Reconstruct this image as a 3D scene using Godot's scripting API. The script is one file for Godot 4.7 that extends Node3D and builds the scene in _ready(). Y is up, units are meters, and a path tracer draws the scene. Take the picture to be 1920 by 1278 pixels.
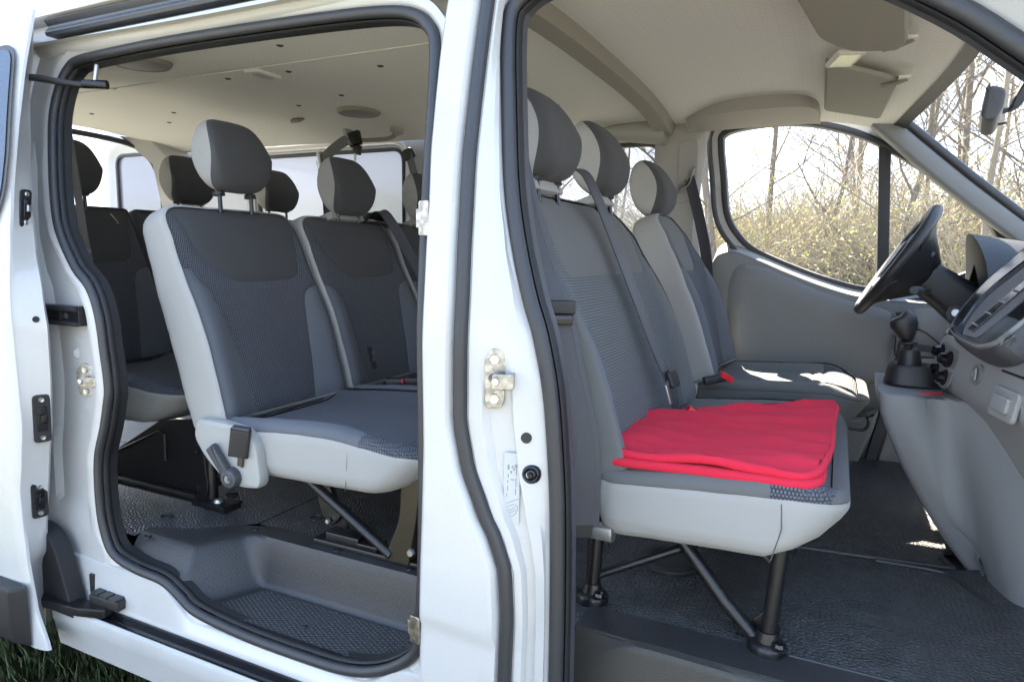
extends Node3D
# A white passenger van seen from its kerb side with the sliding door and the front door open. x runs to the front of the van, y up, z towards the viewer; metres.
var van: Node3D
func _ready() -> void:
	var cam := Camera3D.new()
	cam.name = "camera"
	cam.position = Vector3(.713, 1.267, .949)
	cam.rotation_degrees = Vector3(-7.4, 25.72, .886)
	cam.fov = 53.74
	cam.near = .05
	cam.far = 9000
	add_child(cam)
	var env := Environment.new()
	env.background_mode = Environment.BG_SKY
	var sky := Sky.new()
	var sm := ProceduralSkyMaterial.new()
	sm.sky_top_color = Color(.62, .76, .95)
	sm.sky_horizon_color = Color(.97, .98, 1.0)
	sm.sky_curve = .16
	sm.ground_bottom_color = Color(.42, .43, .34)
	sm.ground_horizon_color = Color(.80, .84, .88)
	sm.sky_energy_multiplier = .55
	sky.sky_material = sm
	env.sky = sky
	env.tonemap_mode = Environment.TONE_MAPPER_LINEAR
	env.tonemap_exposure = 12.4
	env.fog_enabled = true
	env.fog_density = .00035
	env.fog_light_color = Color(.80, .86, .96)
	env.sdfgi_enabled = true
	env.ssao_enabled = true
	env.ssil_enabled = true
	var we := WorldEnvironment.new()
	we.name = "world_environment"
	we.environment = env
	add_child(we)
	var sun := DirectionalLight3D.new()
	sun.name = "sun"
	sun.light_color = Color(1.0, .95, .86)
	sun.light_energy = 1.6
	sun.light_angular_distance = .5
	sun.shadow_enabled = true
	add_child(sun)
	sun.look_at_from_position(Vector3(-4.0, 7.4, -4.6), Vector3.ZERO)
	make_materials()
	build_ground()
	van = thing("passenger_van", "white passenger van with its sliding door and front door open", "van", Vector3(-.8, 0, -.9))
	build_shell()
	build_openings()
	build_floor()
	build_ceiling()
	build_far_side()
	build_cockpit()
	build_sliding_door()
	build_seats()
	build_fittings()
	build_blanket()
	build_straw()
	build_woods()
# ---------------------------------------------------------------- geometry helpers
class B:
	var v := PackedVector3Array()
	var uv := PackedVector2Array()
	var up := Vector3.ZERO
	func tri(a: Vector3, b: Vector3, c: Vector3, ua := Vector2.ZERO, ub := Vector2.ZERO, uc := Vector2.ZERO) -> void:
		if (b - a).cross(c - a).length_squared() < 1e-18: return
		v.append(a); v.append(b); v.append(c); uv.append(ua); uv.append(ub); uv.append(uc)
	func quad(a: Vector3, b: Vector3, c: Vector3, d: Vector3) -> void:
		tri(a, b, c); tri(a, c, d)
	func cap(r: PackedVector3Array, flip := false) -> void:
		var m := Vector3.ZERO
		for p in r: m += p
		m /= r.size()
		for j in r.size():
			if flip: tri(m, r[(j + 1) % r.size()], r[j])
			else: tri(m, r[j], r[(j + 1) % r.size()])
	func loft(rings: Array, closed := true, c0 := false, c1 := false) -> B:
		for i in rings.size() - 1:
			var p: PackedVector3Array = rings[i]
			var q: PackedVector3Array = rings[i + 1]
			var n := p.size()
			for j in (n if closed else n - 1):
				var k := (j + 1) % n
				quad(p[j], q[j], q[k], p[k])
		if c0: cap(rings[0], false)
		if c1: cap(rings[-1], true)
		return self
	func tube(path: PackedVector3Array, r: float, seg := 10, closed := false, r1 := -1.0) -> B:
		var n := path.size()
		var rings := []
		var t0 := (path[1] - path[0]).normalized()
		var u := t0.cross(Vector3.UP if absf(t0.y) < .9 else Vector3.RIGHT).normalized()
		for i in n:
			var t: Vector3
			if closed: t = (path[(i + 1) % n] - path[(i + n - 1) % n]).normalized()
			else: t = (path[mini(i + 1, n - 1)] - path[maxi(i - 1, 0)]).normalized()
			u = (u - t * u.dot(t)).normalized()
			var w := t.cross(u)
			var rr := r if r1 < 0 else lerpf(r, r1, float(i) / (n - 1))
			var ring := PackedVector3Array()
			for j in seg:
				var a := TAU * j / seg
				ring.append(path[i] + (u * cos(a) + w * sin(a)) * rr)
			rings.append(ring)
		if closed: rings.append(rings[0])
		return loft(rings, true, not closed, not closed)
	# profile (x outwards from the path, y along axis) carried along a path
	func sweep(path: PackedVector3Array, prof: PackedVector2Array, axis: Vector3, closed := false, pclosed := true, flip := 1.0) -> B:
		var n := path.size()
		var rings := []
		for i in n:
			var t: Vector3
			if closed: t = (path[(i + 1) % n] - path[(i + n - 1) % n]).normalized()
			else: t = (path[mini(i + 1, n - 1)] - path[maxi(i - 1, 0)]).normalized()
			var o := t.cross(axis).normalized() * flip
			var ring := PackedVector3Array()
			for q in prof: ring.append(path[i] + o * q.x + axis * q.y)
			rings.append(ring)
		if closed: rings.append(rings[0])
		var e := pclosed and not closed
		return loft(rings, pclosed, e, e)
	# polygon in the plane (o, ax, ay), pushed along az, with a bevelled rim
	func prism(poly: PackedVector2Array, o: Vector3, ax: Vector3, ay: Vector3, az: Vector3, bevel := 0.003) -> B:
		var d := az.length()
		var n := az.normalized()
		var small := B.inset(poly, bevel)
		var rings := []
		for k in [[small, 0.0], [B.inset(poly, bevel * .3), bevel * .3], [poly, bevel], [poly, d - bevel], [B.inset(poly, bevel * .3), d - bevel * .3], [small, d]]:
			var ring := PackedVector3Array()
			for q: Vector2 in k[0]: ring.append(o + ax * q.x + ay * q.y + n * (k[1] as float))
			rings.append(ring)
		loft(rings)
		var ix := Geometry2D.triangulate_polygon(small)
		if ix.is_empty(): ix = Geometry2D.triangulate_polygon(poly)
		for i in range(0, ix.size(), 3):
			tri(rings[0][ix[i]], rings[0][ix[i + 1]], rings[0][ix[i + 2]])
			tri(rings[5][ix[i]], rings[5][ix[i + 2]], rings[5][ix[i + 1]])
		return self
	static func inset(poly: PackedVector2Array, d: float) -> PackedVector2Array:
		var out := PackedVector2Array()
		var n := poly.size()
		var s := -1.0 if Geometry2D.is_polygon_clockwise(poly) else 1.0
		for i in n:
			var a := (poly[i] - poly[(i + n - 1) % n]).normalized()
			var b := (poly[(i + 1) % n] - poly[i]).normalized()
			var na := Vector2(-a.y, a.x) * s
			var nb := Vector2(-b.y, b.x) * s
			var m := (na + nb)
			if m.length() < .2: m = na
			m = m.normalized()
			out.append(poly[i] + m * d / maxf(.5, m.dot(na)))
		return out
	func box(c: Vector3, s: Vector3, bevel := 0.004, bs := Basis.IDENTITY) -> B:
		var h := s * .5
		return prism(PackedVector2Array([Vector2(-h.x, -h.y), Vector2(h.x, -h.y), Vector2(h.x, h.y), Vector2(-h.x, h.y)]), c - bs.z * h.z, bs.x, bs.y, bs.z * s.z, minf(bevel, minf(s.x, minf(s.y, s.z)) * .45))
	func lathe(prof: Array, o: Vector3, axis: Vector3, seg := 20) -> B:
		var t := axis.normalized()
		var u := t.cross(Vector3.UP if absf(t.y) < .9 else Vector3.RIGHT).normalized()
		var w := t.cross(u)
		var rings := []
		for q in prof:
			var ring := PackedVector3Array()
			for j in seg:
				var a := TAU * j / seg
				ring.append(o + t * q[1] + (u * cos(a) + w * sin(a)) * maxf(q[0], 1e-5))
			rings.append(ring)
		return loft(rings, true, true, true)
	# a sheet: polygon (less holes) in parameter space, carried onto surface f(s, t); the rim sinks by puff over a width pw, as at a seam
	func patch(poly: PackedVector2Array, f: Callable, step: float, puff := 0.0, pw := 0.012, holes := []) -> B:
		var lo := poly[0]
		var hi := poly[0]
		for q in poly: lo = lo.min(q); hi = hi.max(q)
		var nx := maxi(1, ceili((hi.x - lo.x) / step))
		var ny := maxi(1, ceili((hi.y - lo.y) / step))
		var dx := (hi.x - lo.x) / nx
		var dy := (hi.y - lo.y) / ny
		var memo := {}
		for i in nx:
			for j in ny:
				var a := lo + Vector2(i * dx, j * dy)
				var cell := PackedVector2Array([a, a + Vector2(dx, 0), a + Vector2(dx, dy), a + Vector2(0, dy)])
				var pieces := Geometry2D.intersect_polygons(cell, poly)
				for h in holes:
					var nxt: Array[PackedVector2Array] = []
					for pc in pieces: nxt.append_array(Geometry2D.clip_polygons(pc, h))
					pieces = nxt
				for pc in pieces:
					if pc.size() < 3: continue
					var ix := PackedInt32Array([0, 1, 2, 0, 2, 3]) if pc.size() == 4 else Geometry2D.triangulate_polygon(pc)
					for k in range(0, ix.size(), 3):
						var q := [pc[ix[k]], pc[ix[k + 1]], pc[ix[k + 2]]]
						var w := []
						for e: Vector2 in q:
							var key := Vector2i((e * 20000).round())
							if not memo.has(key): memo[key] = _at(e, f, poly, puff, pw)
							w.append(memo[key])
						tri(w[0], w[1], w[2], q[0], q[1], q[2])
		return self
	func _at(e: Vector2, f: Callable, poly: PackedVector2Array, puff: float, pw: float) -> Vector3:
		var p: Vector3 = f.call(e.x, e.y)
		if puff == 0.0: return p
		var d := 1e9
		var n := poly.size()
		for i in n:
			d = minf(d, e.distance_squared_to(Geometry2D.get_closest_point_to_segment(e, poly[i], poly[(i + 1) % n])))
		d = sqrt(d)
		var px: Vector3 = f.call(e.x + .002, e.y)
		var py: Vector3 = f.call(e.x, e.y + .002)
		var nn := (px - p).cross(py - p).normalized()
		if nn.dot(up) < 0: nn = -nn
		return p - nn * puff * exp(-d / pw)

func V2(a: Array) -> PackedVector2Array:
	var r := PackedVector2Array()
	for q in a: r.append(Vector2(q[0], q[1]))
	return r
func V3(a: Array) -> PackedVector3Array:
	var r := PackedVector3Array()
	for q in a: r.append(q if q is Vector3 else Vector3(q[0], q[1], q[2]))
	return r
func cr2(p: PackedVector2Array, k := 4, closed := true) -> PackedVector2Array:
	var r := PackedVector2Array()
	var n := p.size()
	for i in (n if closed else n - 1):
		var a := p[(i + n - 1) % n] if closed else p[maxi(i - 1, 0)]
		var c := p[(i + 1) % n]
		var d := p[(i + 2) % n] if closed else p[mini(i + 2, n - 1)]
		for j in k: r.append(p[i].cubic_interpolate(c, a, d, float(j) / k))
	if not closed: r.append(p[n - 1])
	return r
func cr3(p: PackedVector3Array, k := 4, closed := false) -> PackedVector3Array:
	var r := PackedVector3Array()
	var n := p.size()
	for i in (n if closed else n - 1):
		var a := p[(i + n - 1) % n] if closed else p[maxi(i - 1, 0)]
		var c := p[(i + 1) % n]
		var d := p[(i + 2) % n] if closed else p[mini(i + 2, n - 1)]
		for j in k: r.append(p[i].cubic_interpolate(c, a, d, float(j) / k))
	if not closed: r.append(p[n - 1])
	return r
# rounded polygon: each corner [x, y, r]
func rpoly(a: Array, k := 5) -> PackedVector2Array:
	var r := PackedVector2Array()
	var n := a.size()
	for i in n:
		var p := Vector2(a[i][0], a[i][1])
		var q := Vector2(a[(i + n - 1) % n][0], a[(i + n - 1) % n][1])
		var s := Vector2(a[(i + 1) % n][0], a[(i + 1) % n][1])
		var rad: float = a[i][2] if a[i].size() > 2 else 0.0
		if rad <= 0.0: r.append(p); continue
		var p0 := p + (q - p).normalized() * rad
		var p1 := p + (s - p).normalized() * rad
		for j in k + 1:
			var t := float(j) / k
			r.append(p0.lerp(p, t).lerp(p.lerp(p1, t), t))
	return r
func rrect(x0: float, y0: float, x1: float, y1: float, r: float, k := 5) -> PackedVector2Array:
	return rpoly([[x0, y0, r], [x1, y0, r], [x1, y1, r], [x0, y1, r]], k)
# table [[key, value], ...] with falling keys, smooth in between
func tab(t: Array, y: float) -> float:
	var n := t.size()
	if y >= t[0][0]: return t[0][1]
	if y <= t[n - 1][0]: return t[n - 1][1]
	for i in n - 1:
		if y <= t[i][0] and y >= t[i + 1][0]:
			var f: float = (y - t[i][0]) / (t[i + 1][0] - t[i][0])
			var s := f * f * (3 - 2 * f)
			return lerpf(t[i][1], t[i + 1][1], lerpf(f, s, .3))
	return 0.0
func sst(a: float, b: float, x: float) -> float:
	return smoothstep(a, b, x)

# ---------------------------------------------------------------- scene helpers
var origin := {}
var used := {}
func numbered(called: String) -> String:
	used[called] = used.get(called, -1) + 1
	return called if used[called] == 0 else "%s_%03d" % [called, used[called]]
func thing(called: String, label: String, category: String, at := Vector3.ZERO, group := "") -> Node3D:
	var o := Node3D.new()
	o.name = numbered(called)
	add_child(o)
	o.position = at
	origin[o] = at
	o.set_meta("label", label)
	o.set_meta("category", category)
	if group: o.set_meta("group", group)
	return o
# commits a shape (in world metres) as one named mesh; normals are smoothed across edges flatter than crease degrees
func put(b: B, called: String, m: Material, parent: Node3D = null, crease := 38.0, label := "") -> MeshInstance3D:
	var off: Vector3 = origin.get(parent, Vector3.ZERO) if parent else Vector3.ZERO
	var n := b.v.size()
	var at := {}
	var keys: Array[Vector3i] = []
	keys.resize(n)
	var fn := PackedVector3Array()
	fn.resize(n / 3)
	for i in n:
		var k := Vector3i((b.v[i] * 20000.0).round())
		keys[i] = k
		if i % 3 == 0: fn[i / 3] = -(b.v[i + 1] - b.v[i]).cross(b.v[i + 2] - b.v[i])
		if at.has(k): at[k].append(i / 3)
		else: at[k] = [i / 3]
	var cc := cos(deg_to_rad(crease))
	var nor := PackedVector3Array()
	nor.resize(n)
	var pos := PackedVector3Array()
	pos.resize(n)
	for i in n:
		var f := fn[i / 3]
		var fu := f.normalized()
		var s := Vector3.ZERO
		for t in at[keys[i]]:
			if fn[t].normalized().dot(fu) > cc: s += fn[t]
		nor[i] = s.normalized() if s.length_squared() > 0 else fu
		pos[i] = b.v[i] - off
	var arr := []
	arr.resize(Mesh.ARRAY_MAX)
	arr[Mesh.ARRAY_VERTEX] = pos
	arr[Mesh.ARRAY_NORMAL] = nor
	arr[Mesh.ARRAY_TEX_UV] = b.uv
	var mesh := ArrayMesh.new()
	mesh.add_surface_from_arrays(Mesh.PRIMITIVE_TRIANGLES, arr)
	mesh.surface_set_material(0, m)
	var o := MeshInstance3D.new()
	o.mesh = mesh
	o.cast_shadow = GeometryInstance3D.SHADOW_CASTING_SETTING_ON
	if parent:
		o.name = called
		parent.add_child(o, true)
	else:
		o.name = numbered(called)
		add_child(o)
	origin[o] = off
	if label: o.set_meta("label", label)
	return o
func structure(o: Node) -> Node:
	o.set_meta("kind", "structure")
	return o

# ---------------------------------------------------------------- materials
var M := {}
func mat(r: float, g: float, b: float, rough := .6, metal := 0.0) -> StandardMaterial3D:
	var m := StandardMaterial3D.new()
	m.albedo_color = Color(r, g, b).linear_to_srgb()
	m.roughness = rough
	m.metallic = metal
	return m
func tile(n: int, f: Callable) -> Image:
	var im := Image.create(n, n, false, Image.FORMAT_RGB8)
	for y in n:
		for x in n:
			var c: float = f.call(x, y)
			im.set_pixel(x, y, Color(c, c, c))
	return im
func bumps(m: StandardMaterial3D, im: Image, strength: float, size: float, tri := true, world := true) -> void:
	var nm: Image = im.duplicate()
	nm.convert(Image.FORMAT_RGBA8)
	nm.bump_map_to_normal_map(strength)
	m.normal_enabled = true
	m.normal_texture = ImageTexture.create_from_image(nm)
	m.uv1_scale = Vector3.ONE / size
	m.uv1_triplanar = tri
	m.uv1_world_triplanar = tri and world
func shade(im: Image, lo: float, hi: float) -> ImageTexture:   # grey tile squeezed to lo..hi, multiplies the base colour
	var o: Image = im.duplicate()
	for y in o.get_height():
		for x in o.get_width():
			var c := lerpf(lo, hi, o.get_pixel(x, y).r)
			o.set_pixel(x, y, Color(c, c, c))
	return ImageTexture.create_from_image(o)
func noise_tile(n: int, freq: float, kind := 0, seed_ := 1) -> Image:
	var fnl := FastNoiseLite.new()
	fnl.seed = seed_
	fnl.frequency = freq
	if kind == 1:
		fnl.noise_type = FastNoiseLite.TYPE_CELLULAR
		fnl.cellular_return_type = FastNoiseLite.RETURN_DISTANCE2_SUB
		fnl.cellular_jitter = .75
		fnl.fractal_type = FastNoiseLite.FRACTAL_NONE
	else:
		fnl.noise_type = FastNoiseLite.TYPE_SIMPLEX_SMOOTH
		fnl.fractal_octaves = 4
	var im := fnl.get_seamless_image(n, n)
	im.convert(Image.FORMAT_RGB8)
	return im
func make_materials() -> void:
	var grain := noise_tile(256, .06, 0, 3)
	var patchy := noise_tile(256, .012, 0, 5)
	var cells := noise_tile(256, .075, 1, 7)
	# paint, rubber, plastics
	var m := mat(.51, .51, .50, .28)
	m.clearcoat_enabled = true; m.clearcoat = .6; m.clearcoat_roughness = .08
	var grime: Image = patchy.duplicate()
	for y in 256:
		for x in 256:
			var d := .07 * sst(.56, .80, patchy.get_pixel(x, y).r) * (.4 + .6 * grain.get_pixel(x, y).r) + .05 * grain.get_pixel((x * 5) % 256, (y * 5) % 256).r
			grime.set_pixel(x, y, Color(1, 1, 1).lerp(Color(.62, .54, .44), d))
	m.albedo_texture = ImageTexture.create_from_image(grime)
	m.uv1_triplanar = true; m.uv1_world_triplanar = true; m.uv1_scale = Vector3.ONE / .7
	M.paint = m
	m = mat(.030, .031, .034, .42); bumps(m, grain, 1.5, .05); M.rubber = m
	m = mat(.010, .010, .011, .6); bumps(m, grain, 2.0, .04); M.lip = m
	m = mat(.030, .030, .031, .36); bumps(m, grain, 2.5, .06); M.step = m
	m = mat(.040, .037, .031, .5); bumps(m, grain, 2.5, .06); M.kick = m
	m = mat(.20, .205, .205, .55); bumps(m, grain, 2.2, .035); M.trim = m
	m = mat(.32, .325, .32, .5); bumps(m, grain, 2.2, .035); M.dash = m
	m = mat(.050, .053, .060, .5); bumps(m, grain, 2.2, .035); M.slate = m
	m = mat(.31, .30, .28, .6); bumps(m, grain, 2.2, .05); M.pillar = m
	m = mat(.78, .765, .72, .95); bumps(m, grain, 3.0, .03); m.albedo_texture = shade(patchy, .93, 1.0); M.liner = m
	m = mat(.27, .255, .22, .85); bumps(m, grain, 2.0, .03); M.visor = m
	m = mat(.016, .016, .017, .45); bumps(m, grain, 2.0, .04); M.plastic = m
	m = mat(.009, .009, .010, .30); bumps(m, grain, 1.2, .08); M.steel = m      # black enamelled seat frames
	m = mat(.36, .335, .31, .8); bumps(m, grain, 2.0, .03); M.shelf = m
	m = mat(.07, .072, .08, .35, .3); M.track = m
	m = mat(.016, .017, .020, .5); bumps(m, grain, 2.0, .04); M.hood = m
	m = mat(.045, .038, .026, .30, .4); bumps(m, grain, 1.2, .08); M.bronze = m
	M.gloss = mat(.008, .008, .010, .16)
	m = mat(.62, .60, .55, .38, 1.0); bumps(m, grain, 1.5, .05); m.albedo_texture = shade(patchy, .6, 1.0); M.zinc = m
	m = mat(.55, .55, .53, .35, .9); M.chrome = m
	m = mat(.34, .34, .325, .45); bumps(m, grain, 2.0, .05); M.cover = m
	# rubber mats
	m = mat(.078, .080, .082, .36); bumps(m, cells, 4.0, .20); m.albedo_texture = shade(patchy, .78, 1.0); M.mat = m
	var stud := tile(64, func(x, y):
		var q := Vector2(fposmod(x, 32.0) - 16.0, fposmod(y + (16.0 if x >= 32 else 0.0), 32.0) - 16.0)
		return clampf(1.25 - q.length() / 11.0, 0.0, 1.0))
	m = mat(.050, .050, .051, .36); bumps(m, stud, 6.0, .020); M.studs = m
	# cloth
	var knit := tile(64, func(x, y): return .5 + .25 * sin(x * TAU / 8.0) * sin(y * TAU / 8.0) + .25 * grain.get_pixel(x * 3, y * 3).r)
	m = mat(.40, .395, .375, .95); bumps(m, knit, 2.0, .02); m.albedo_texture = shade(grain, .86, 1.0); m.rim_enabled = true; m.rim = .25; M.light = m
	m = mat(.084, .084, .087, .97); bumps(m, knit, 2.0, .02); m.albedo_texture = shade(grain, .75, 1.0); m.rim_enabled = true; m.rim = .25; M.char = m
	m = mat(.140, .150, .170, .95); bumps(m, knit, 2.0, .02); m.albedo_texture = shade(grain, .8, 1.0); m.rim_enabled = true; m.rim = .25; M.slatecloth = m
	m = mat(.160, .162, .158, .95); bumps(m, knit, 2.0, .02); m.albedo_texture = shade(grain, .8, 1.0); m.rim_enabled = true; m.rim = .25; M.greycloth = m
	var dash := func(x, y):
		var row := int(y / 16.0)
		var q := Vector2(fposmod(x + (8.0 if row % 2 else 0.0), 16.0) - 8.0, fposmod(y, 16.0) - 8.0)
		return clampf(1.5 - maxf(absf(q.x) / 4.6, absf(q.y) / 5.2), 0.0, 1.0)
	var weave := tile(64, dash)
	m = mat(.165, .176, .205, .92); m.albedo_texture = shade(weave, .42, 1.0); bumps(m, weave, 3.0, .025, false); m.rim_enabled = true; m.rim = .2; M.weave = m
	m = m.duplicate(); m.uv1_triplanar = true; m.uv1_world_triplanar = true; M.weave3 = m
	var rib := tile(64, func(x, y):
		var row := int(y / 16.0)
		var q := Vector2(fposmod(x + (8.0 if row % 2 else 0.0), 16.0) - 8.0, fposmod(y, 16.0) - 8.0)
		return clampf(1.5 - maxf(absf(q.x) / 7.2, absf(q.y) / 4.6), 0.0, 1.0))
	m = mat(.14, .155, .16, .92); m.albedo_texture = shade(rib, .70, 1.0); bumps(m, rib, 2.2, .026, false); m.rim_enabled = true; m.rim = .2; M.rib = m
	var web := tile(64, func(x, y): return .5 + .5 * sin(y * TAU / 4.0) * cos(x * TAU / 16.0))
	m = mat(.055, .057, .066, .42); bumps(m, web, 1.0, .02); M.belt = m
	m = mat(.10, .10, .10, .55); bumps(m, web, 2.0, .02); M.greybelt = m
	var fleece := noise_tile(256, .11, 0, 11)
	m = mat(.92, .026, .070, 1.0); bumps(m, fleece, 8.0, .04); m.albedo_texture = shade(fleece, .82, 1.0); m.rim_enabled = true; m.rim = .5; m.rim_tint = .8; M.fleece = m
	m = mat(.70, .02, .03, .35); M.red = m
	# glass
	m = mat(.80, .86, .84, .02); m.transparency = BaseMaterial3D.TRANSPARENCY_ALPHA; m.albedo_color.a = .05; m.metallic_specular = .2; M.glass = m
	m = mat(.50, .50, .57, .08); m.transparency = BaseMaterial3D.TRANSPARENCY_ALPHA; m.albedo_color.a = .86; M.film = m
	m = m.duplicate(); m.albedo_color = Color(.13, .13, .16).linear_to_srgb(); m.albedo_color.a = .90; M.film2 = m
	m = mat(.05, .03, .03, .03); m.transparency = BaseMaterial3D.TRANSPARENCY_ALPHA; m.albedo_color.a = .55; M.tint = m
	m = mat(.02, .05, .10, .04); M.doorglass = m
	m = mat(.75, .78, .45, .12); M.lamp = m
	m = mat(.22, .21, .195, .5); m.albedo_texture = shade(tile(32, func(x, y): return 1.0 if Vector2(fposmod(x, 8.0) - 4.0, fposmod(y, 8.0) - 4.0).length() > 2.0 else 0.0), .35, 1.0); m.uv1_triplanar = true; m.uv1_world_triplanar = true; m.uv1_scale = Vector3.ONE / .016; M.grille = m
# ---------------------------------------------------------------- van body
const XS_FRONT := [[1.76, .030], [1.55, .038], [1.43, .046], [1.2, .060], [.95, .066], [.7, .064], [.3, .058]]           # rubber at the front of the side opening
const SKIN_EDGE := [[1.80, .064], [1.62, .063], [1.457, .068], [1.338, .077], [1.189, .082], [.931, .086], [.655, .077], [.492, .073], [.3, .072]]
const STRIP := [[1.80, .123], [1.578, .123], [1.437, .124], [1.299, .131], [1.19, .136], [1.09, .137], [.986, .137], [.909, .152], [.834, .182], [.787, .208], [.736, .226], [.655, .231], [.528, .228], [.3, .224]]
const FRONT_SEAL := [[1.80, .166], [1.685, .159], [1.625, .162], [1.521, .177], [1.379, .199], [1.281, .223], [1.193, .251], [1.13, .275], [1.047, .294], [.946, .305], [.844, .312], [.686, .316], [.3, .318]]
const XS_REAR := [[1.78, -1.10], [1.72, -1.122], [1.62, -1.126], [1.483, -1.098], [1.375, -1.063], [1.301, -1.029], [1.213, -.953], [1.169, -.895], [1.108, -.86], [1.02, -.848], [.937, -.84], [.893, -.849], [.836, -.866], [.752, -.897], [.639, -.902], [.561, -.889], [.508, -.855], [.40, -.845]]
const SIDE_LOOP := [[-1.128, 1.60], [-1.125, 1.68], [-1.105, 1.724], [-1.06, 1.745], [-.9, 1.751], [-.74, 1.753], [-.455, 1.749], [-.213, 1.741], [-.09, 1.731], [-.03, 1.714], [.005, 1.687], [.025, 1.65], [.038, 1.55], [.046, 1.43], [.060, 1.2], [.066, .95], [.064, .7], [.056, .56], [.042, .505], [-.004, .463], [-.067, .432], [-.138, .416], [-.223, .412], [-.379, .412], [-.497, .420], [-.581, .433], [-.626, .458], [-.678, .480], [-.771, .487], [-.855, .508], [-.889, .561], [-.902, .639], [-.897, .752], [-.866, .836], [-.849, .893], [-.840, .937], [-.848, 1.02], [-.86, 1.108], [-.895, 1.169], [-.953, 1.213], [-1.029, 1.301], [-1.063, 1.375], [-1.098, 1.483]]
const FRONT_LOOP := [[.318, .30], [.317, .532], [.316, .686], [.312, .844], [.305, .946], [.294, 1.047], [.275, 1.13], [.251, 1.193], [.223, 1.281], [.199, 1.379], [.177, 1.521], [.162, 1.625], [.159, 1.685], [.175, 1.712], [.21, 1.735], [.28, 1.752], [.40, 1.757], [.55, 1.742], [.68, 1.70], [.82, 1.612], [.91, 1.535], [1.0, 1.45], [1.12, 1.33], [1.25, 1.20], [1.30, 1.10], [1.31, .9], [1.28, .6], [1.25, .45]]
func zs(y: float) -> float:
	return 0.0 if y < 1.1 else -.10 * pow((y - 1.1) / .55, 1.4)
func on_side(x: float, y: float, w: float) -> Vector3:
	return Vector3(x, y, zs(y) + w)
func loop3(l: Array, w: float, k := 4, closed := true) -> PackedVector3Array:
	var r := PackedVector3Array()
	for q in cr2(V2(l), k, closed): r.append(on_side(q.x, q.y, w))
	return r
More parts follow.
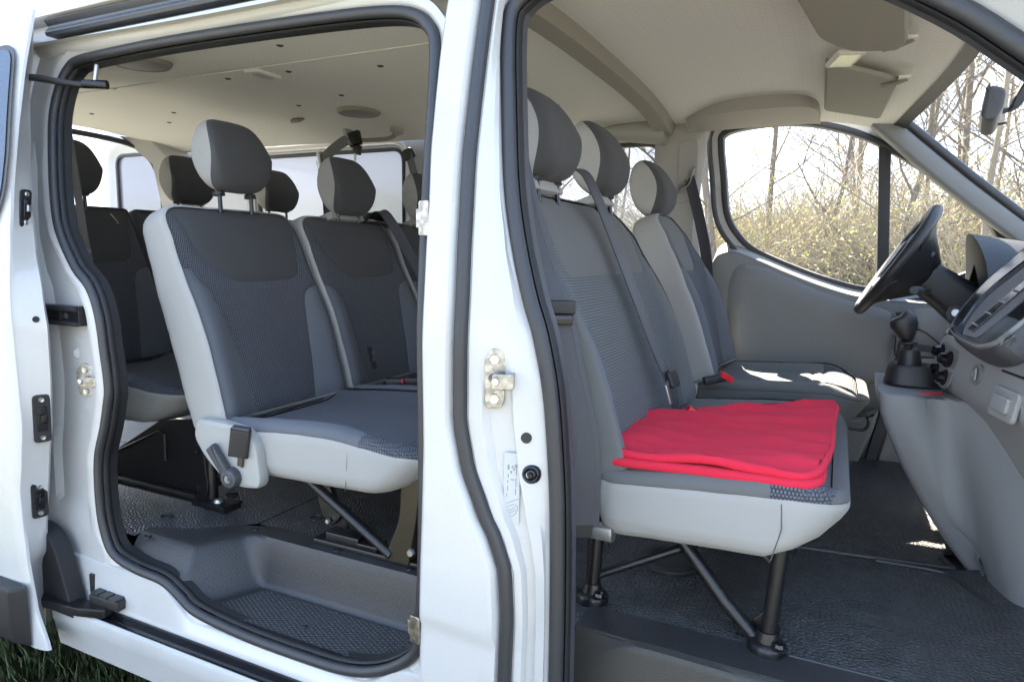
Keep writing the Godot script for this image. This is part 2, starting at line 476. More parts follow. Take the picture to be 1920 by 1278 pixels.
func build_shell() -> void:
	# pillar between the two openings: a hollow section drawn row by row
	var rows := []
	for i in 91:
		var y := lerpf(1.80, .28, i / 90.0)
		var a := tab(XS_FRONT, y)
		var e := tab(SKIN_EDGE, y)
		var s := tab(STRIP, y)
		var f := tab(FRONT_SEAL, y)
		var low := -.006 * sst(.612, .600, y)
		var j := s + .034
		var g := f - j
		var ring := PackedVector3Array()
		var dent := .011 * sst(1.12, .98, y)
		for q in [[a, -.06], [a + .008, -.05], [e - .010, -.036], [e - .004, -.016], [e - .001, -.007 + low], [e + .004, -.002 + low], [e + .010, low], [s - .014, low], [s - .006, -.002 + low], [s - .001, -.008], [s + .001, -.016], [s + .027, -.022], [s + .030, -.020], [j, -.020], [j + g * .16, -.022], [j + g * .24, -.024 - dent], [j + g * .52, -.030 - dent], [j + g * .60, -.030 + .3 * dent], [j + g * .80, -.038], [f - .012, -.048], [f - .004, -.055], [f + .008, -.060], [f + .014, -.085], [f - .03, -.125], [a + .04, -.135], [a, -.11]]:
			ring.append(on_side(q[0], y, q[1]))
		rows.append(ring)
	put(B.new().loft(rows), "center_pillar", M.paint, van, 30)
	# rear jamb of the side opening
	rows = []
	for i in 81:
		var y := lerpf(1.80, .40, i / 80.0)
		var a := tab(XS_REAR, y)
		var o := -1.24 - .05 * sst(1.3, 1.7, y)
		var line := PackedVector3Array()
		var d := .010 * sst(1.55, 1.45, y) * sst(.55, .65, y)
		for q in [[a + .002, -.062], [a - .006, -.050], [a - .020, -.045], [a - .034, -.046], [a - .040, -.046 - d * .6], [a - .050, -.047 - d], [lerpf(a, o, .45), -.050 - d], [lerpf(a, o, .50), -.048], [lerpf(a, o, .62), -.045], [lerpf(a, o, .66), -.030], [lerpf(a, o, .8), -.024], [lerpf(a, o, .9), -.012], [o, -.002], [o - .02, 0.0], [-2.70, -.002]]:
			line.append(on_side(q[0], y, q[1]))
		rows.append(line)
	put(B.new().loft(rows, false), "rear_side_panel", M.paint, van, 30)
	# roof rail above the side opening, with the roof skin
	var cols := []
	for i in 60:
		var x := lerpf(-2.72, .62, i / 59.0)
		var drop := .10 * pow(maxf(0.0, x - .35) / .55, 1.5)
		var line := PackedVector3Array()
		for q in [[1.752, -.190], [1.752, -.182], [1.758, -.172], [1.768, -.166], [1.780, -.164], [1.790, -.166], [1.797, -.176], [1.800, -.200], [1.846, -.200], [1.848, -.165], [1.852, -.156], [1.862, -.152], [1.876, -.157], [1.888, -.172], [1.897, -.185], [1.905, -.20], [1.925, -.26], [1.945, -.36], [1.962, -.55], [1.968, -.9], [1.962, -1.25], [1.945, -1.45], [1.90, -1.62], [1.83, -1.70], [1.80, -1.74]]:
			line.append(Vector3(x, q[0] - drop, q[1]))
		cols.append(line)
	put(B.new().loft(cols, false), "roof", M.paint, van, 30)
	# black roller track let into the rail
	var b := B.new()
	var prof := V2([[1.803, -.196], [1.803, -.160], [1.810, -.156], [1.818, -.160], [1.822, -.166], [1.828, -.166], [1.834, -.160], [1.840, -.156], [1.845, -.160], [1.845, -.196]])
	var r0 := PackedVector3Array()
	var r1 := PackedVector3Array()
	for q in prof: r0.append(Vector3(-1.165, q.x, q.y)); r1.append(Vector3(.05, q.x, q.y))
	put(b.loft([r0, r1], true, true, true), "upper_door_track", M.track, van)
	# sill below the side opening
	cols = []
	for i in 60:
		var x := lerpf(-1.02, .30, i / 59.0)
		var t := .414 + .075 * sst(-.56, -.70, x) + .06 * sst(-.10, .02, x)
		var line := PackedVector3Array()
		for q in [[t, -.075], [t + .002, -.060], [t, -.050], [t - .006, -.043], [.392, -.036], [.386, -.034], [.376, -.033], [.372, -.036], [.352, -.036], [.352, -.004], [.368, -.003], [.371, .002], [.368, .008], [.36, .010], [.335, .010], [.325, .006], [.26, -.004], [.24, -.03]]:
			line.append(Vector3(x, q[0], q[1]))
		cols.append(line)
	put(B.new().loft(cols, false), "door_sill", M.paint, van, 30)
	b = B.new()
	b.box(Vector3(-.36, .3615, -.0195), Vector3(1.18, .012, .027), .003)
	b.box(Vector3(-.36, .371, -.030), Vector3(1.18, .016, .005), .002)
	put(b, "lower_door_track", M.gloss, van)
	# the front opening's rim and the screen pillar beyond
	var path := loop3(FRONT_LOOP.slice(12), 0.0, 4, false)
	var pr := V2([[-.004, -.085], [0, -.062], [.012, -.052], [.03, -.030], [.045, -.008], [.052, -.001], [.075, 0], [.14, -.012], [.16, -.05], [.10, -.11], [.0, -.12]])
	put(B.new().sweep(path, pr, Vector3.BACK, false, true, -1.0), "front_door_frame", M.paint, van, 30)
func build_openings() -> void:
	# rim and double rubber of the side opening
	var path := loop3(SIDE_LOOP, 0.0)
	put(B.new().sweep(path, V2([[-.004, -.085], [-.002, -.062], [.004, -.052], [.014, -.048], [.026, -.047], [.027, -.056], [.012, -.075]]), Vector3.BACK, true, true, -1.0), "side_door_rim", M.paint, van, 50)
	var ring := []
	for i in 10: ring.append([-.008 + .0115 * cos(TAU * i / 10), -.050 + .0105 * sin(TAU * i / 10)])
	var seal := put(B.new().sweep(path, V2(ring), Vector3.BACK, true, true, -1.0), "side_door_seal", M.rubber, van, 60)
	ring = []
	for i in 8: ring.append([-.0205 + .0045 * cos(TAU * i / 8), -.064 + .008 * sin(TAU * i / 8)])
	put(B.new().sweep(path, V2(ring), Vector3.BACK, true, true, -1.0), "seal_lip", M.lip, seal, 60)
	put(B.new().sweep(path, V2([[-.015, -.068], [-.022, -.071], [-.024, -.088], [-.014, -.095], [.0, -.09]]), Vector3.BACK, true, true, -1.0), "edge_trim", M.lip, seal, 50)
	# front opening
	path = loop3(FRONT_LOOP, 0.0, 4, false)
	ring = []
	for i in 10: ring.append([-.006 + .0135 * cos(TAU * i / 10), -.054 + .0115 * sin(TAU * i / 10)])
	seal = put(B.new().sweep(path, V2(ring), Vector3.BACK, false, true, -1.0), "front_door_seal", M.rubber, van, 60)
	ring = []
	for i in 8: ring.append([-.021 + .0045 * cos(TAU * i / 8), -.068 + .010 * sin(TAU * i / 8)])
	put(B.new().sweep(path, V2(ring), Vector3.BACK, false, true, -1.0), "seal_lip", M.lip, seal, 60)
	put(B.new().sweep(path, V2([[-.012, -.070], [-.024, -.074], [-.026, -.090], [-.012, -.095]]), Vector3.BACK, false, true, -1.0), "edge_trim", M.slate, seal, 50)
	# outer weather strip running down the centre pillar
	var p := PackedVector3Array()
	for i in 80:
		var y := lerpf(1.80, .28, i / 79.0)
		p.append(on_side(tab(STRIP, y) + .014, y, -.013))
	ring = []
	for q in [[-.0125, -.008], [-.0125, 0], [-.010, .004], [-.004, .0065], [.003, .006], [.009, .003], [.0125, -.003], [.0125, -.009]]: ring.append(q)
	put(B.new().sweep(p, V2(ring), Vector3.BACK, false, true), "pillar_weather_strip", M.rubber, van, 50)
	# striker of the front door on the pillar
	var c := on_side(.212, 1.062, -.030)
	var s := put(B.new().prism(rpoly([[-.016, -.052, .010], [.014, -.050, .012], [.017, -.016, .004], [.017, .045, .010], [-.006, .052, .010], [-.018, .03, .006]]), c, Vector3(.94, 0, -.34), Vector3.UP, Vector3(.34, 0, .94) * .005, .0015), "front_door_striker", M.zinc, van)
	var out := Vector3(.34, 0, .94).normalized()
	var sx := Vector3(.94, 0, -.34)
	put(B.new().tube(V3([c + out * .004 + sx * -.004, c + out * .030 + sx * .004]), .008, 12), "striker_pin", M.gloss, s)
	put(B.new().prism(rrect(-.002, -.014, .034, .012, .006), c + out * .027, sx, Vector3.UP, out * .006, .0015), "striker_arm", M.zinc, s)
	put(B.new().box(c + out * .016 + sx * .031, Vector3(.005, .024, .024), .0015, Basis(sx, Vector3.UP, out)), "striker_arm", M.zinc, s)
	put(B.new().lathe([[.0, .012], [.006, .012], [.007, .010], [.007, 0]], c + out * .026 + sx * .004, out, 12), "pin_head", M.chrome, s)
	for dy in [.032, -.034]:
		put(B.new().lathe([[.0, .0035], [.004, .0035], [.0085, .004], [.0095, .002], [.0095, 0]], c + out * .005 + Vector3(-.001, dy, 0), out, 6), "screw", M.chrome, s)
	# plugs
	put(B.new().lathe([[0, .002], [.0085, .002], [.0095, .0], [.0095, -.004]], on_side(.268, .966, -.034), Vector3(.25, 0, 1), 20), "blind_plug", M.plastic, van)
	put(B.new().lathe([[0, .010], [.0035, .010], [.0045, .004], [.0075, .003], [.012, .0065], [.0155, .004], [.017, .0], [.017, -.004]], on_side(.277, .905, -.037), Vector3(.25, 0, 1), 24), "door_switch", M.gloss, van)
	# printed sticker, thin clear film with grey print
	build_sticker()
	# hinge brackets of the middle edge
	for y in [1.325, .585]:
		var e := tab(SKIN_EDGE, y)
		var h := .030 if y > 1 else .026
		var bb := put(B.new().prism(rrect(-.020, -h, .004, h, .005), on_side(e - .004, y, -.014), Vector3(1, 0, .2).normalized(), Vector3.UP, Vector3(-.2, 0, 1).normalized() * .006, .0015), "door_catch", M.zinc, van)
		put(B.new().box(on_side(e - .020, y, -.018), Vector3(.022, h * 1.1, .010), .003), "catch_tongue", M.zinc, bb)
func text_mesh(t: String, size: float, m: Material, called: String, parent: Node3D, at: Vector3, basis: Basis) -> void:
	var tm := TextMesh.new()
	var sf := SystemFont.new()
	sf.font_names = PackedStringArray(["Droid Sans"])
	tm.font = sf
	tm.text = t
	tm.font_size = 32
	tm.pixel_size = size / 32.0
	tm.depth = .0004
	tm.curve_step = 2.0
	tm.material = m
	var o := MeshInstance3D.new()
	o.mesh = tm
	o.name = called
	parent.add_child(o, true)
	o.position = at - (origin.get(parent, Vector3.ZERO) as Vector3)
	o.basis = basis
	origin[o] = at
func build_sticker() -> void:
	var c := on_side(.243, .875, -.0345)
	var out := Vector3(.12, 0, 1).normalized()
	var sx := Vector3(1, 0, -.12).normalized()
	var m := mat(.47, .485, .48, .25)
	var grey := mat(.22, .25, .25, .6)
	var st := put(B.new().prism(rrect(-.014, -.062, .014, .062, .002), c, sx, Vector3.UP, out * .0006, .0002), "printed_sticker", m, van)
	# the print is too small to read: rows of marks above an oval with a line across its corner
	var b := B.new()
	var f := Basis(sx, Vector3.UP, out)
	var ring := PackedVector3Array()
	for i in 32:
		var a := TAU * i / 32
		var q := Vector2(.0135 * cos(a), .0085 * sin(a)).rotated(.75)
		ring.append(c + out * .0008 + sx * q.x + Vector3.UP * (q.y - .038))
	b.tube(ring, .0004, 4, true)
	b.tube(V3([c + out * .0008 + sx * -.012 + Vector3.UP * -.028, c + out * .0008 + sx * .012 + Vector3.UP * -.016]), .0004, 4)
	for i in 2:
		for j in 5:
			var q := Vector2(-.008 + j * .0038, .002 - i * .0045).rotated(.5)
			b.box(c + out * .0008 + sx * q.x + Vector3.UP * (q.y - .038), Vector3(.0024, .0012, .0006), .0001, f)
	for q in [[.007, .040, .004, .006], [.008, .030, .0014, .012], [.0075, .012, .0012, .016], [.0068, -.004, .0012, .010], [.001, .038, .003, .004], [.0035, .034, .003, .003], [-.001, .029, .0026, .004], [.001, .016, .006, .0016], [-.006, .037, .003, .008], [-.0065, .022, .0014, .006], [-.007, .012, .0012, .005], [-.0072, .000, .0012, .008], [-.0085, -.012, .0012, .006]]:
		b.box(c + out * .0008 + sx * q[0] + Vector3.UP * q[1], Vector3(q[2], q[3], .0006), .0001, f)
	put(b, "print", grey, st)
# ---------------------------------------------------------------- floor and steps
func well(x: float, z: float) -> float:     # depth of the side step below the cabin floor
	var left := sst(-.640 - .5 * (z + .16), -.545 - .5 * (z + .16), x)
	return maxf(.115 * left * sst(-.242, -.212, z), .058 * sst(-.125, -.070, z))
func build_floor() -> void:
	var b := B.new()
	var f := func(x, z): return Vector3(x, .55 - well(x, z), z)
	b.patch(V2([[-.845, -.062], [.06, -.062], [.06, -.30], [-.56, -.30], [-.66, -.262], [-.74, -.19], [-.845, -.15]]), f, .0085)
	put(b, "step_tray", M.step, van, 60)
	put(B.new().patch(rpoly([[-.565, -.072, .02], [-.02, -.072, .05], [.0, -.198, .02], [-.50, -.198, .02]]), func(x, z): return Vector3(x, .438, z), .05), "step_mat", M.studs, van)
	for q in [[-.80, -.105], [-.60, -.262], [-.33, -.262], [-.12, -.262]]:
		put(B.new().lathe([[.0, -.001], [.006, -.001], [.008, .002], [.009, .0], [.009, -.004]], Vector3(q[0], .5515, q[1]), Vector3.UP, 14), "mat_fastener", M.lip, van)
	put(B.new().lathe([[.0, .003], [.004, .003], [.007, .001], [.007, -.002]], Vector3(-.30, .4385, -.115), Vector3.UP, 14), "mat_fastener", M.plastic, van)
	# ribbed rubber floor: joints are real gaps
	var lift := func(x, z): return Vector3(x, .546, z)
	var fl := put(B.new().patch(V2([[-2.72, -.10], [-.845, -.10], [-.845, -.15], [-.752, -.19], [-.668, -.262], [-.63, -.30], [-.63, -.62], [-2.72, -.62]]), lift, .2), "floor_mat", M.mat, van)
	put(B.new().patch(V2([[-2.72, -.626], [-.63, -.626], [-.63, -1.76], [-2.72, -1.76]]), lift, .2), "floor_mat", M.mat, van)
	put(B.new().patch(V2([[-.624, -.30], [.06, -.30], [.14, -.30], [.14, -1.76], [-.624, -1.76]]), lift, .2), "floor_mat", M.mat, van)
	put(B.new().patch(V2([[-2.72, -.06], [.32, -.06], [.32, -1.8], [-2.72, -1.8]]), func(x, z): return Vector3(x, .536 if z < -.32 else .40, z), .02), "floor_pan", M.lip, van, 20)
	for q in [[-.86, -.42], [-.80, -.38], [-.52, -.40], [-.88, -.22]]:
		put(B.new().lathe([[.0, -.002], [.013, -.002], [.016, .003], [.018, .001], [.019, -.003]], Vector3(q[0], .5465, q[1]), Vector3.UP, 16), "anchor_cup", M.lip, van)
	# driver's and passengers' floor
	put(B.new().patch(V2([[.30, -.215], [.42, -.205], [1.30, -.205], [1.30, -.815], [1.02, -.845], [.98, -.835], [.66, -.80], [.146, -.77], [.146, -.30]]), func(x, z): return Vector3(x, .55 + .10 * sst(.98, 1.3, x), z), .08), "front_floor_mat", M.mat, van)
	put(B.new().patch(V2([[.146, -.778], [.66, -.808], [.98, -.843], [1.0, -.87], [.985, -.92], [1.02, -.94], [1.30, -.94], [1.30, -1.74], [.146, -1.74]]), func(x, z): return Vector3(x, .552 + .10 * sst(.98, 1.3, x), z), .08), "front_floor_mat", M.mat, van)
	put(B.new().patch(V2([[.10, -.10], [1.6, -.10], [1.6, -1.8], [.10, -1.8]]), func(x, z): return Vector3(x, (.542 if z < -.24 else .36) + .10 * sst(.98, 1.3, x), z), .05), "front_floor_pan", M.lip, van, 20)
	var ridge := cr3(V3([[.30, .553, -.786], [.66, .553, -.804], [.97, .555, -.838], [.995, .556, -.855], [.985, .556, -.90], [1.0, .557, -.93], [1.05, .56, -.945]]), 5)
	put(B.new().tube(ridge, .007, 8), "floor_ridge", M.step, van, 60)
	ridge = cr3(V3([[.84, .552, -.81], [.96, .553, -.815], [1.0, .554, -.79], [1.02, .556, -.73], [1.05, .560, -.66], [1.12, .57, -.58]]), 5)
	put(B.new().tube(ridge, .006, 8), "floor_ridge", M.step, van, 60)
	put(B.new().tube(V3([[.68, .551, -.298], [.85, .551, -.298], [1.2, .60, -.298]]), .004, 8), "floor_ridge", M.step, van, 60)
	# step trim of the front door
	var top := cr2(V2([[.30, .475], [.345, .515], [.39, .545], [.44, .553], [.60, .551], [.9, .551], [1.3, .555]]), 4, false)
	var r0 := PackedVector3Array(); var r1 := PackedVector3Array(); var r2 := PackedVector3Array(); var r3 := PackedVector3Array(); var r4 := PackedVector3Array()
	for q in top:
		r0.append(Vector3(q.x, .5525, -.30)); r1.append(Vector3(q.x, maxf(q.y, .5515) + .001, -.215)); r2.append(Vector3(q.x, q.y - .002, -.200)); r3.append(Vector3(q.x, q.y - .012, -.192)); r4.append(Vector3(q.x, .36, -.165))
	put(B.new().loft([r0, r1], false), "front_step_ledge", M.step, van, 40)
	put(B.new().loft([r1, r2, r3, r4], false), "front_step_face", M.kick, van, 40)
	put(B.new().prism(rrect(.425, .41, .60, .517, .012), Vector3(0, -.002, -.174), Vector3.RIGHT, Vector3(0, .987, -.16), Vector3(0, .16, .987) * .005, .002), "step_cover", M.kick, van)
# ---------------------------------------------------------------- headliner
func liner_y(x: float, z: float) -> float:
	var s := absf(z + .92) / .80
	return 1.815 + .035 * sst(-.4, -2.4, x) - .050 * pow(s, 3.0)
func build_ceiling() -> void:
	var f := func(x, z): return Vector3(x, liner_y(x, z), z)
	var holes := []
	var hl := put(B.new().patch(V2([[-2.66, -.135], [.03, -.135], [.03, -1.715], [-2.66, -1.715]]), f, .05, 0, .01, holes), "rear_headliner", M.liner, van)
	# seam and studs of the liner
	for q in [[-1.147, -.72], [-.938, -1.036], [-.56, -.76], [-.875, -.712], [-1.23, -1.133], [-.671, -.469], [-1.90, -1.10], [-2.125, -1.25], [-.45, -.40], [-1.7, -.7], [-2.3, -1.0]]:
		put(B.new().lathe([[.0, -.004], [.006, -.0035], [.010, -.001], [.011, .002]], Vector3(q[0], liner_y(q[0], q[1]), q[1]), Vector3.UP, 14), "liner_stud", M.slate, hl)
	put(B.new().box(Vector3(-1.3, 1.8115, -.62), Vector3(2.6, .003, .006), .001), "liner_seam", M.liner, hl)
	# round loudspeaker grilles
	for q in [[-1.20, -.445], [-1.05, -1.275]]:
		var c := Vector3(q[0], liner_y(q[0], q[1]) - .001, q[1])
		var rim := put(B.new().lathe([[.088, .006], [.086, -.004], [.080, -.011], [.074, -.012], [.070, -.009]], c, Vector3.UP, 32), "speaker", M.visor, van)
		put(B.new().lathe([[.0, -.0135], [.04, -.013], [.071, -.0105], [.071, .0]], c, Vector3.UP, 32), "grille", M.grille, rim)
	# reading lamps
	var lamp := put(B.new().prism(rrect(-.030, -.055, .030, .055, .014), Vector3(-.97, liner_y(-.97, -.70) - .010, -.70), Vector3.RIGHT, Vector3.BACK, Vector3(0, .012, 0), .004), "roof_lamp", M.liner, van)
	put(B.new().prism(rrect(-.016, -.035, .016, .035, .008), Vector3(-.97, liner_y(-.97, -.70) - .0125, -.70), Vector3.RIGHT, Vector3.BACK, Vector3(0, .004, 0), .001), "lens", M.chrome, lamp)
	lamp = put(B.new().prism(rrect(-.028, -.020, .028, .020, .010), Vector3(-1.42, liner_y(-1.42, -1.33) - .012, -1.33), Vector3.RIGHT, Vector3(0, -.5, .86), Vector3(0, .86, .5) * .014, .004), "roof_lamp", M.visor, van)
	# front headliner falling to the windscreen
	var g := func(x, z): return Vector3(x + .10 * (1.0 - pow(absf(z + .92) / .80, 2.0)) * sst(.3, .84, x), liner_y(0, z) - .030 * sst(.25, .84, x) - .025 * pow(sst(.55, .84, x), 2.0), z)
	hl = put(B.new().patch(V2([[.03, -.14], [.84, -.14], [.84, -1.72], [.03, -1.72]]), g, .04), "front_headliner", M.liner, van)
	var e0 := PackedVector3Array(); var e1 := PackedVector3Array(); var e2 := PackedVector3Array()
	for i in 40:
		var z := lerpf(-.14, -1.72, i / 39.0)
		var p: Vector3 = g.call(.84, z)
		e0.append(p + Vector3(-.004, -.003, 0)); e1.append(p + Vector3(.006, -.005, 0)); e2.append(p + Vector3(.032, -.016, 0))
	put(B.new().loft([e0, e1, e2], false), "screen_header", M.rubber, van, 30)
	# cross beam over the front seats, with its trumpet end
	var rows := []
	for i in 24:
		var t := i / 23.0
		var z := lerpf(-.16, -1.70, t)
		var y := liner_y(.05, z) + .004
		var ring := PackedVector3Array()
		var drop := .042 + .012 * sst(.85, 1.0, t)
		for q in [[-.030, .0], [-.028, -drop * .6], [-.020, -drop * .95], [-.005, -drop], [.022, -drop], [.036, -drop * .9], [.044, -drop * .55], [.046, 0.0]]:
			ring.append(Vector3(.065 + q[0], y + q[1], z))
		rows.append(ring)
	put(B.new().loft(rows, true, true, true), "roof_cross_beam", M.visor, van, 40)
	rows = []
	for i in 14:
		var t := i / 13.0
		var w := lerpf(.012, .052, pow(t, .8))
		var c := Vector3(lerpf(-.24, .085, t), lerpf(1.742, 1.738, t), lerpf(-1.66, -1.685, t))
		var ring := PackedVector3Array()
		for k in 12:
			var a := TAU * k / 12
			ring.append(c + Vector3(0, w * sin(a), .045 * cos(a) * (.5 + .5 * t)))
		rows.append(ring)
	put(B.new().loft(rows, true, true, true), "beam_end_trim", M.pillar, van, 50)
	# sun visors, map lamp and shelf edge
	var vis := rpoly([[.60, -.42, .04], [.785, -.45, .02], [.815, -.83, .02], [.80, -.895, .02], [.70, -.86, .03], [.64, -.74, .05]])
	var vis2 := rpoly([[.645, -.99, .012], [.825, -1.20, .015], [.80, -1.62, .03], [.635, -1.46, .02]])
	var k2 := 0
	for poly in [vis, vis2]:
		var yy := 1.742 if k2 == 0 else 1.732
		var o := put(B.new().prism(poly, Vector3(0, yy if k2 == 0 else 1.813, 0), Vector3.RIGHT, Vector3(0, .0 if k2 == 0 else .058, 1), Vector3(0, .015, .0), .006), "sun_visor", M.visor, van, 40)
		var e := Vector3(.80, yy + .006, -.87) if k2 == 0 else Vector3(.815, yy + .006, -1.20)
		put(B.new().tube(V3([e + Vector3(-.03, 0, -.02), e, e + Vector3(.028, .006, .018)]), .006, 8), "visor_hinge", M.visor, o)
		put(B.new().box(e + Vector3(.02, .010, .012), Vector3(.03, .008, .04), .003), "hinge_base", M.liner, o)
		k2 += 1
	var ml := put(B.new().prism(rrect(-.032, -.062, .032, .062, .008), Vector3(.69, 1.748, -.955), Vector3(.97, 0, -.25), Vector3(.25, 0, .97), Vector3(0, .010, 0), .003), "map_lamp", M.liner, van)
	put(B.new().prism(rrect(-.024, -.05, .024, .05, .006), Vector3(.69, 1.7465, -.955), Vector3(.97, 0, -.25), Vector3(.25, 0, .97), Vector3(0, .004, 0), .001), "lens", M.lamp, ml)
	var sh := cr3(V3([[.16, 1.768, -1.66], [.30, 1.752, -1.52], [.45, 1.746, -1.46], [.56, 1.744, -1.46], [.61, 1.742, -1.52], [.62, 1.735, -1.64]]), 6)
	var sr0 := PackedVector3Array(); var sr1 := PackedVector3Array(); var sr2 := PackedVector3Array()
	for p in sh:
		sr0.append(p + Vector3(0, .07, .0)); sr1.append(p + Vector3(0, .004, 0)); sr2.append(Vector3(p.x, 1.728, lerpf(p.z, -1.70, .85)))
	put(B.new().loft([sr0, sr1, sr2], false), "headliner_shelf", M.shelf, van, 30)
# ---------------------------------------------------------------- far side of the van
const DRIVER_WINDOW := [[.280, 1.735], [.358, 1.757], [.508, 1.764], [.654, 1.738], [.803, 1.677], [.983, 1.556], [1.116, 1.446], [1.180, 1.365], [1.195, 1.310], [1.165, 1.255], [1.05, 1.195], [.93, 1.165], [.80, 1.160], [.69, 1.185], [.58, 1.222], [.424, 1.290], [.352, 1.353], [.307, 1.435], [.287, 1.579], [.272, 1.69]]
func flat_loop(p: PackedVector2Array, z: float) -> PackedVector3Array:
	var r := PackedVector3Array()
	for q in p: r.append(Vector3(q.x, q.y, z))
	return r
func ring_prof(r0: float, r1: float, z0: float, z1: float) -> PackedVector2Array:
	var e := minf(.003, absf(r1 - r0) * .3)
	return V2([[r0, z0], [r0, z1 - e], [r0 + e, z1], [r1 - e, z1], [r1, z1 - e], [r1, z0]])
func build_far_side() -> void:
	# driver's door
	var w := cr2(V2(DRIVER_WINDOW), 4, true)
	var loop := flat_loop(w, -1.825)
	var sgn := 1.0 if Geometry2D.is_polygon_clockwise(w) else -1.0
	sgn = -sgn
	var dummy := B.new().sweep(loop, V2([[.1, 0], [.11, 0], [.1, .01]]), Vector3.BACK, true, true, sgn)
	if absf(dummy.v[0].x - .7) + absf(dummy.v[0].y - 1.5) < absf(loop[0].x - .7) + absf(loop[0].y - 1.5): sgn = -sgn
	var door := put(B.new().sweep(loop, ring_prof(.008, .040, -.02, .030), Vector3.BACK, true, true, sgn), "driver_door", M.paint, van, 40)
	put(B.new().patch(w, func(x, y): return Vector3(x, y, -1.828), .2), "window_pane", M.glass, door)
	put(B.new().sweep(loop, ring_prof(-.010, .012, -.01, .036), Vector3.BACK, true, true, sgn), "window_gasket", M.rubber, door, 50)
	put(B.new().sweep(loop, ring_prof(.034, .050, -.02, .060), Vector3.BACK, true, true, sgn), "door_frame_seal", M.rubber, door, 50)
	put(B.new().box(Vector3(.843, 1.42, -1.815), Vector3(.038, .56, .03), .003, Basis(Vector3(0, 0, 1), .06)), "window_divider", M.plastic, door)
	# trim panel below the window
	var top := cr2(V2([[.262, 1.22], [.285, 1.275], [.34, 1.292], [.40, 1.275], [.55, 1.212], [.68, 1.165], [.80, 1.135], [.95, 1.125], [1.10, 1.12], [1.35, 1.10]]), 4, false)
	var poly := top.duplicate()
	poly.append_array(V2([[1.35, .50], [.262, .50]]))
	var z := func(x, y): return Vector3(x, y, -1.745 - .03 * sst(.9, .5, y))
	put(B.new().patch(poly, z, .04, .012, .014), "door_trim", M.trim, door, 40)
	var r0 := PackedVector3Array(); var r1 := PackedVector3Array(); var r2 := PackedVector3Array()
	for q in top:
		var up := q.y + .004
		r0.append(Vector3(q.x, up - .008, -1.752)); r1.append(Vector3(q.x, up, -1.765)); r2.append(Vector3(q.x, up + .030, -1.822))
	put(B.new().loft([r0, r1, r2], false), "window_ledge", M.dash, door, 30)
	var arm := cr2(V2([[.335, 1.10], [.345, 1.20], [.39, 1.243], [.48, 1.222], [.66, 1.148], [.80, 1.108], [.885, 1.085], [.905, 1.02], [.895, .92], [.87, .84], [.62, .72], [.46, .70], [.385, .78], [.35, .93]]), 4, true)
	put(B.new().patch(arm, func(x, y): return Vector3(x, y, -1.722), .03, .022, .010), "door_pad", M.trim, door, 50)
	var band := cr2(V2([[.905, 1.085], [.925, 1.03], [.918, .93], [.895, .80], [.85, .56], [.84, .50]]), 5, false)
	var g0 := PackedVector3Array(); var g1 := PackedVector3Array(); var g2 := PackedVector3Array(); var g3 := PackedVector3Array()
	for q in band:
		g0.append(Vector3(q.x - .004, q.y, -1.745)); g1.append(Vector3(q.x, q.y, -1.730)); g2.append(Vector3(q.x + .032, q.y, -1.730)); g3.append(Vector3(q.x + .036, q.y, -1.745))
	put(B.new().loft([g0, g1, g2, g3], false), "trim_band", M.slate, door, 30)
	var front := V2([[.955, 1.10], [.97, 1.03], [.96, .93], [.935, .80], [.89, .55], [1.35, .55], [1.35, 1.09], [1.1, 1.11]])
	put(B.new().patch(front, func(x, y): return Vector3(x, y, -1.728), .05, .012, .008), "front_trim", M.dash, door, 40)
	var hn := put(B.new().prism(rpoly([[.905, 1.035, .02], [.98, 1.035, .03], [1.055, .975, .03], [1.045, .935, .02], [.905, .930, .02]]), Vector3(0, 0, -1.728), Vector3.RIGHT, Vector3.UP, Vector3(0, 0, .012), .004), "handle_bezel", M.plastic, door)
	put(B.new().prism(rpoly([[.945, .985, .008], [1.03, .975, .008], [1.03, .955, .008], [.945, .96, .008]]), Vector3(0, 0, -1.718), Vector3.RIGHT, Vector3.UP, Vector3(0, 0, .016), .004), "handle", M.slate, hn)
	put(B.new().prism(rpoly([[.74, .70, .02], [.80, .705, .02], [.875, .745, .015], [.86, .66, .02], [.81, .51, .02], [.72, .50, .02]]), Vector3(0, 0, -1.745), Vector3.RIGHT, Vector3.UP, Vector3(0, 0, .065), .012), "door_pocket", M.trim, door, 40)
	put(B.new().prism(rpoly([[.60, 1.205, .004], [.655, 1.190, .006], [.78, 1.145, .004], [.72, 1.155, .006]]), Vector3(0, -.020, -1.765), Vector3.RIGHT, Vector3(0, .8, -.6), Vector3(0, .6, .8) * .004, .001), "ledge_recess", M.slate, door)
	# centre pillar trim with the belt outlet
	var bp := put(B.new().patch(V2([[.035, .55], [.245, .55], [.245, 1.20], [.215, 1.40], [.235, 1.70], [.25, 1.775], [.035, 1.785]]), func(x, y): return Vector3(x, y, -1.705 - .06 * sst(.20, .26, x)), .03, .01, .01), "pillar_trim", M.pillar, van, 40)
	put(B.new().prism(rpoly([[.130, 1.47, .012], [.175, 1.47, .02], [.205, 1.55, .02], [.205, 1.705, .03], [.130, 1.70, .03]]), Vector3(0, 0, -1.706), Vector3.RIGHT, Vector3.UP, Vector3(0, 0, .006), .003), "belt_cover", M.pillar, bp)
	put(B.new().prism(rpoly([[.135, 1.50, .008], [.185, 1.535, .012], [.200, 1.60, .012], [.190, 1.60, .008], [.165, 1.545, .01], [.135, 1.535, .008]]), Vector3(0, 0, -1.700), Vector3.RIGHT, Vector3.UP, Vector3(0, 0, .022), .006), "belt_guide", M.visor, bp)
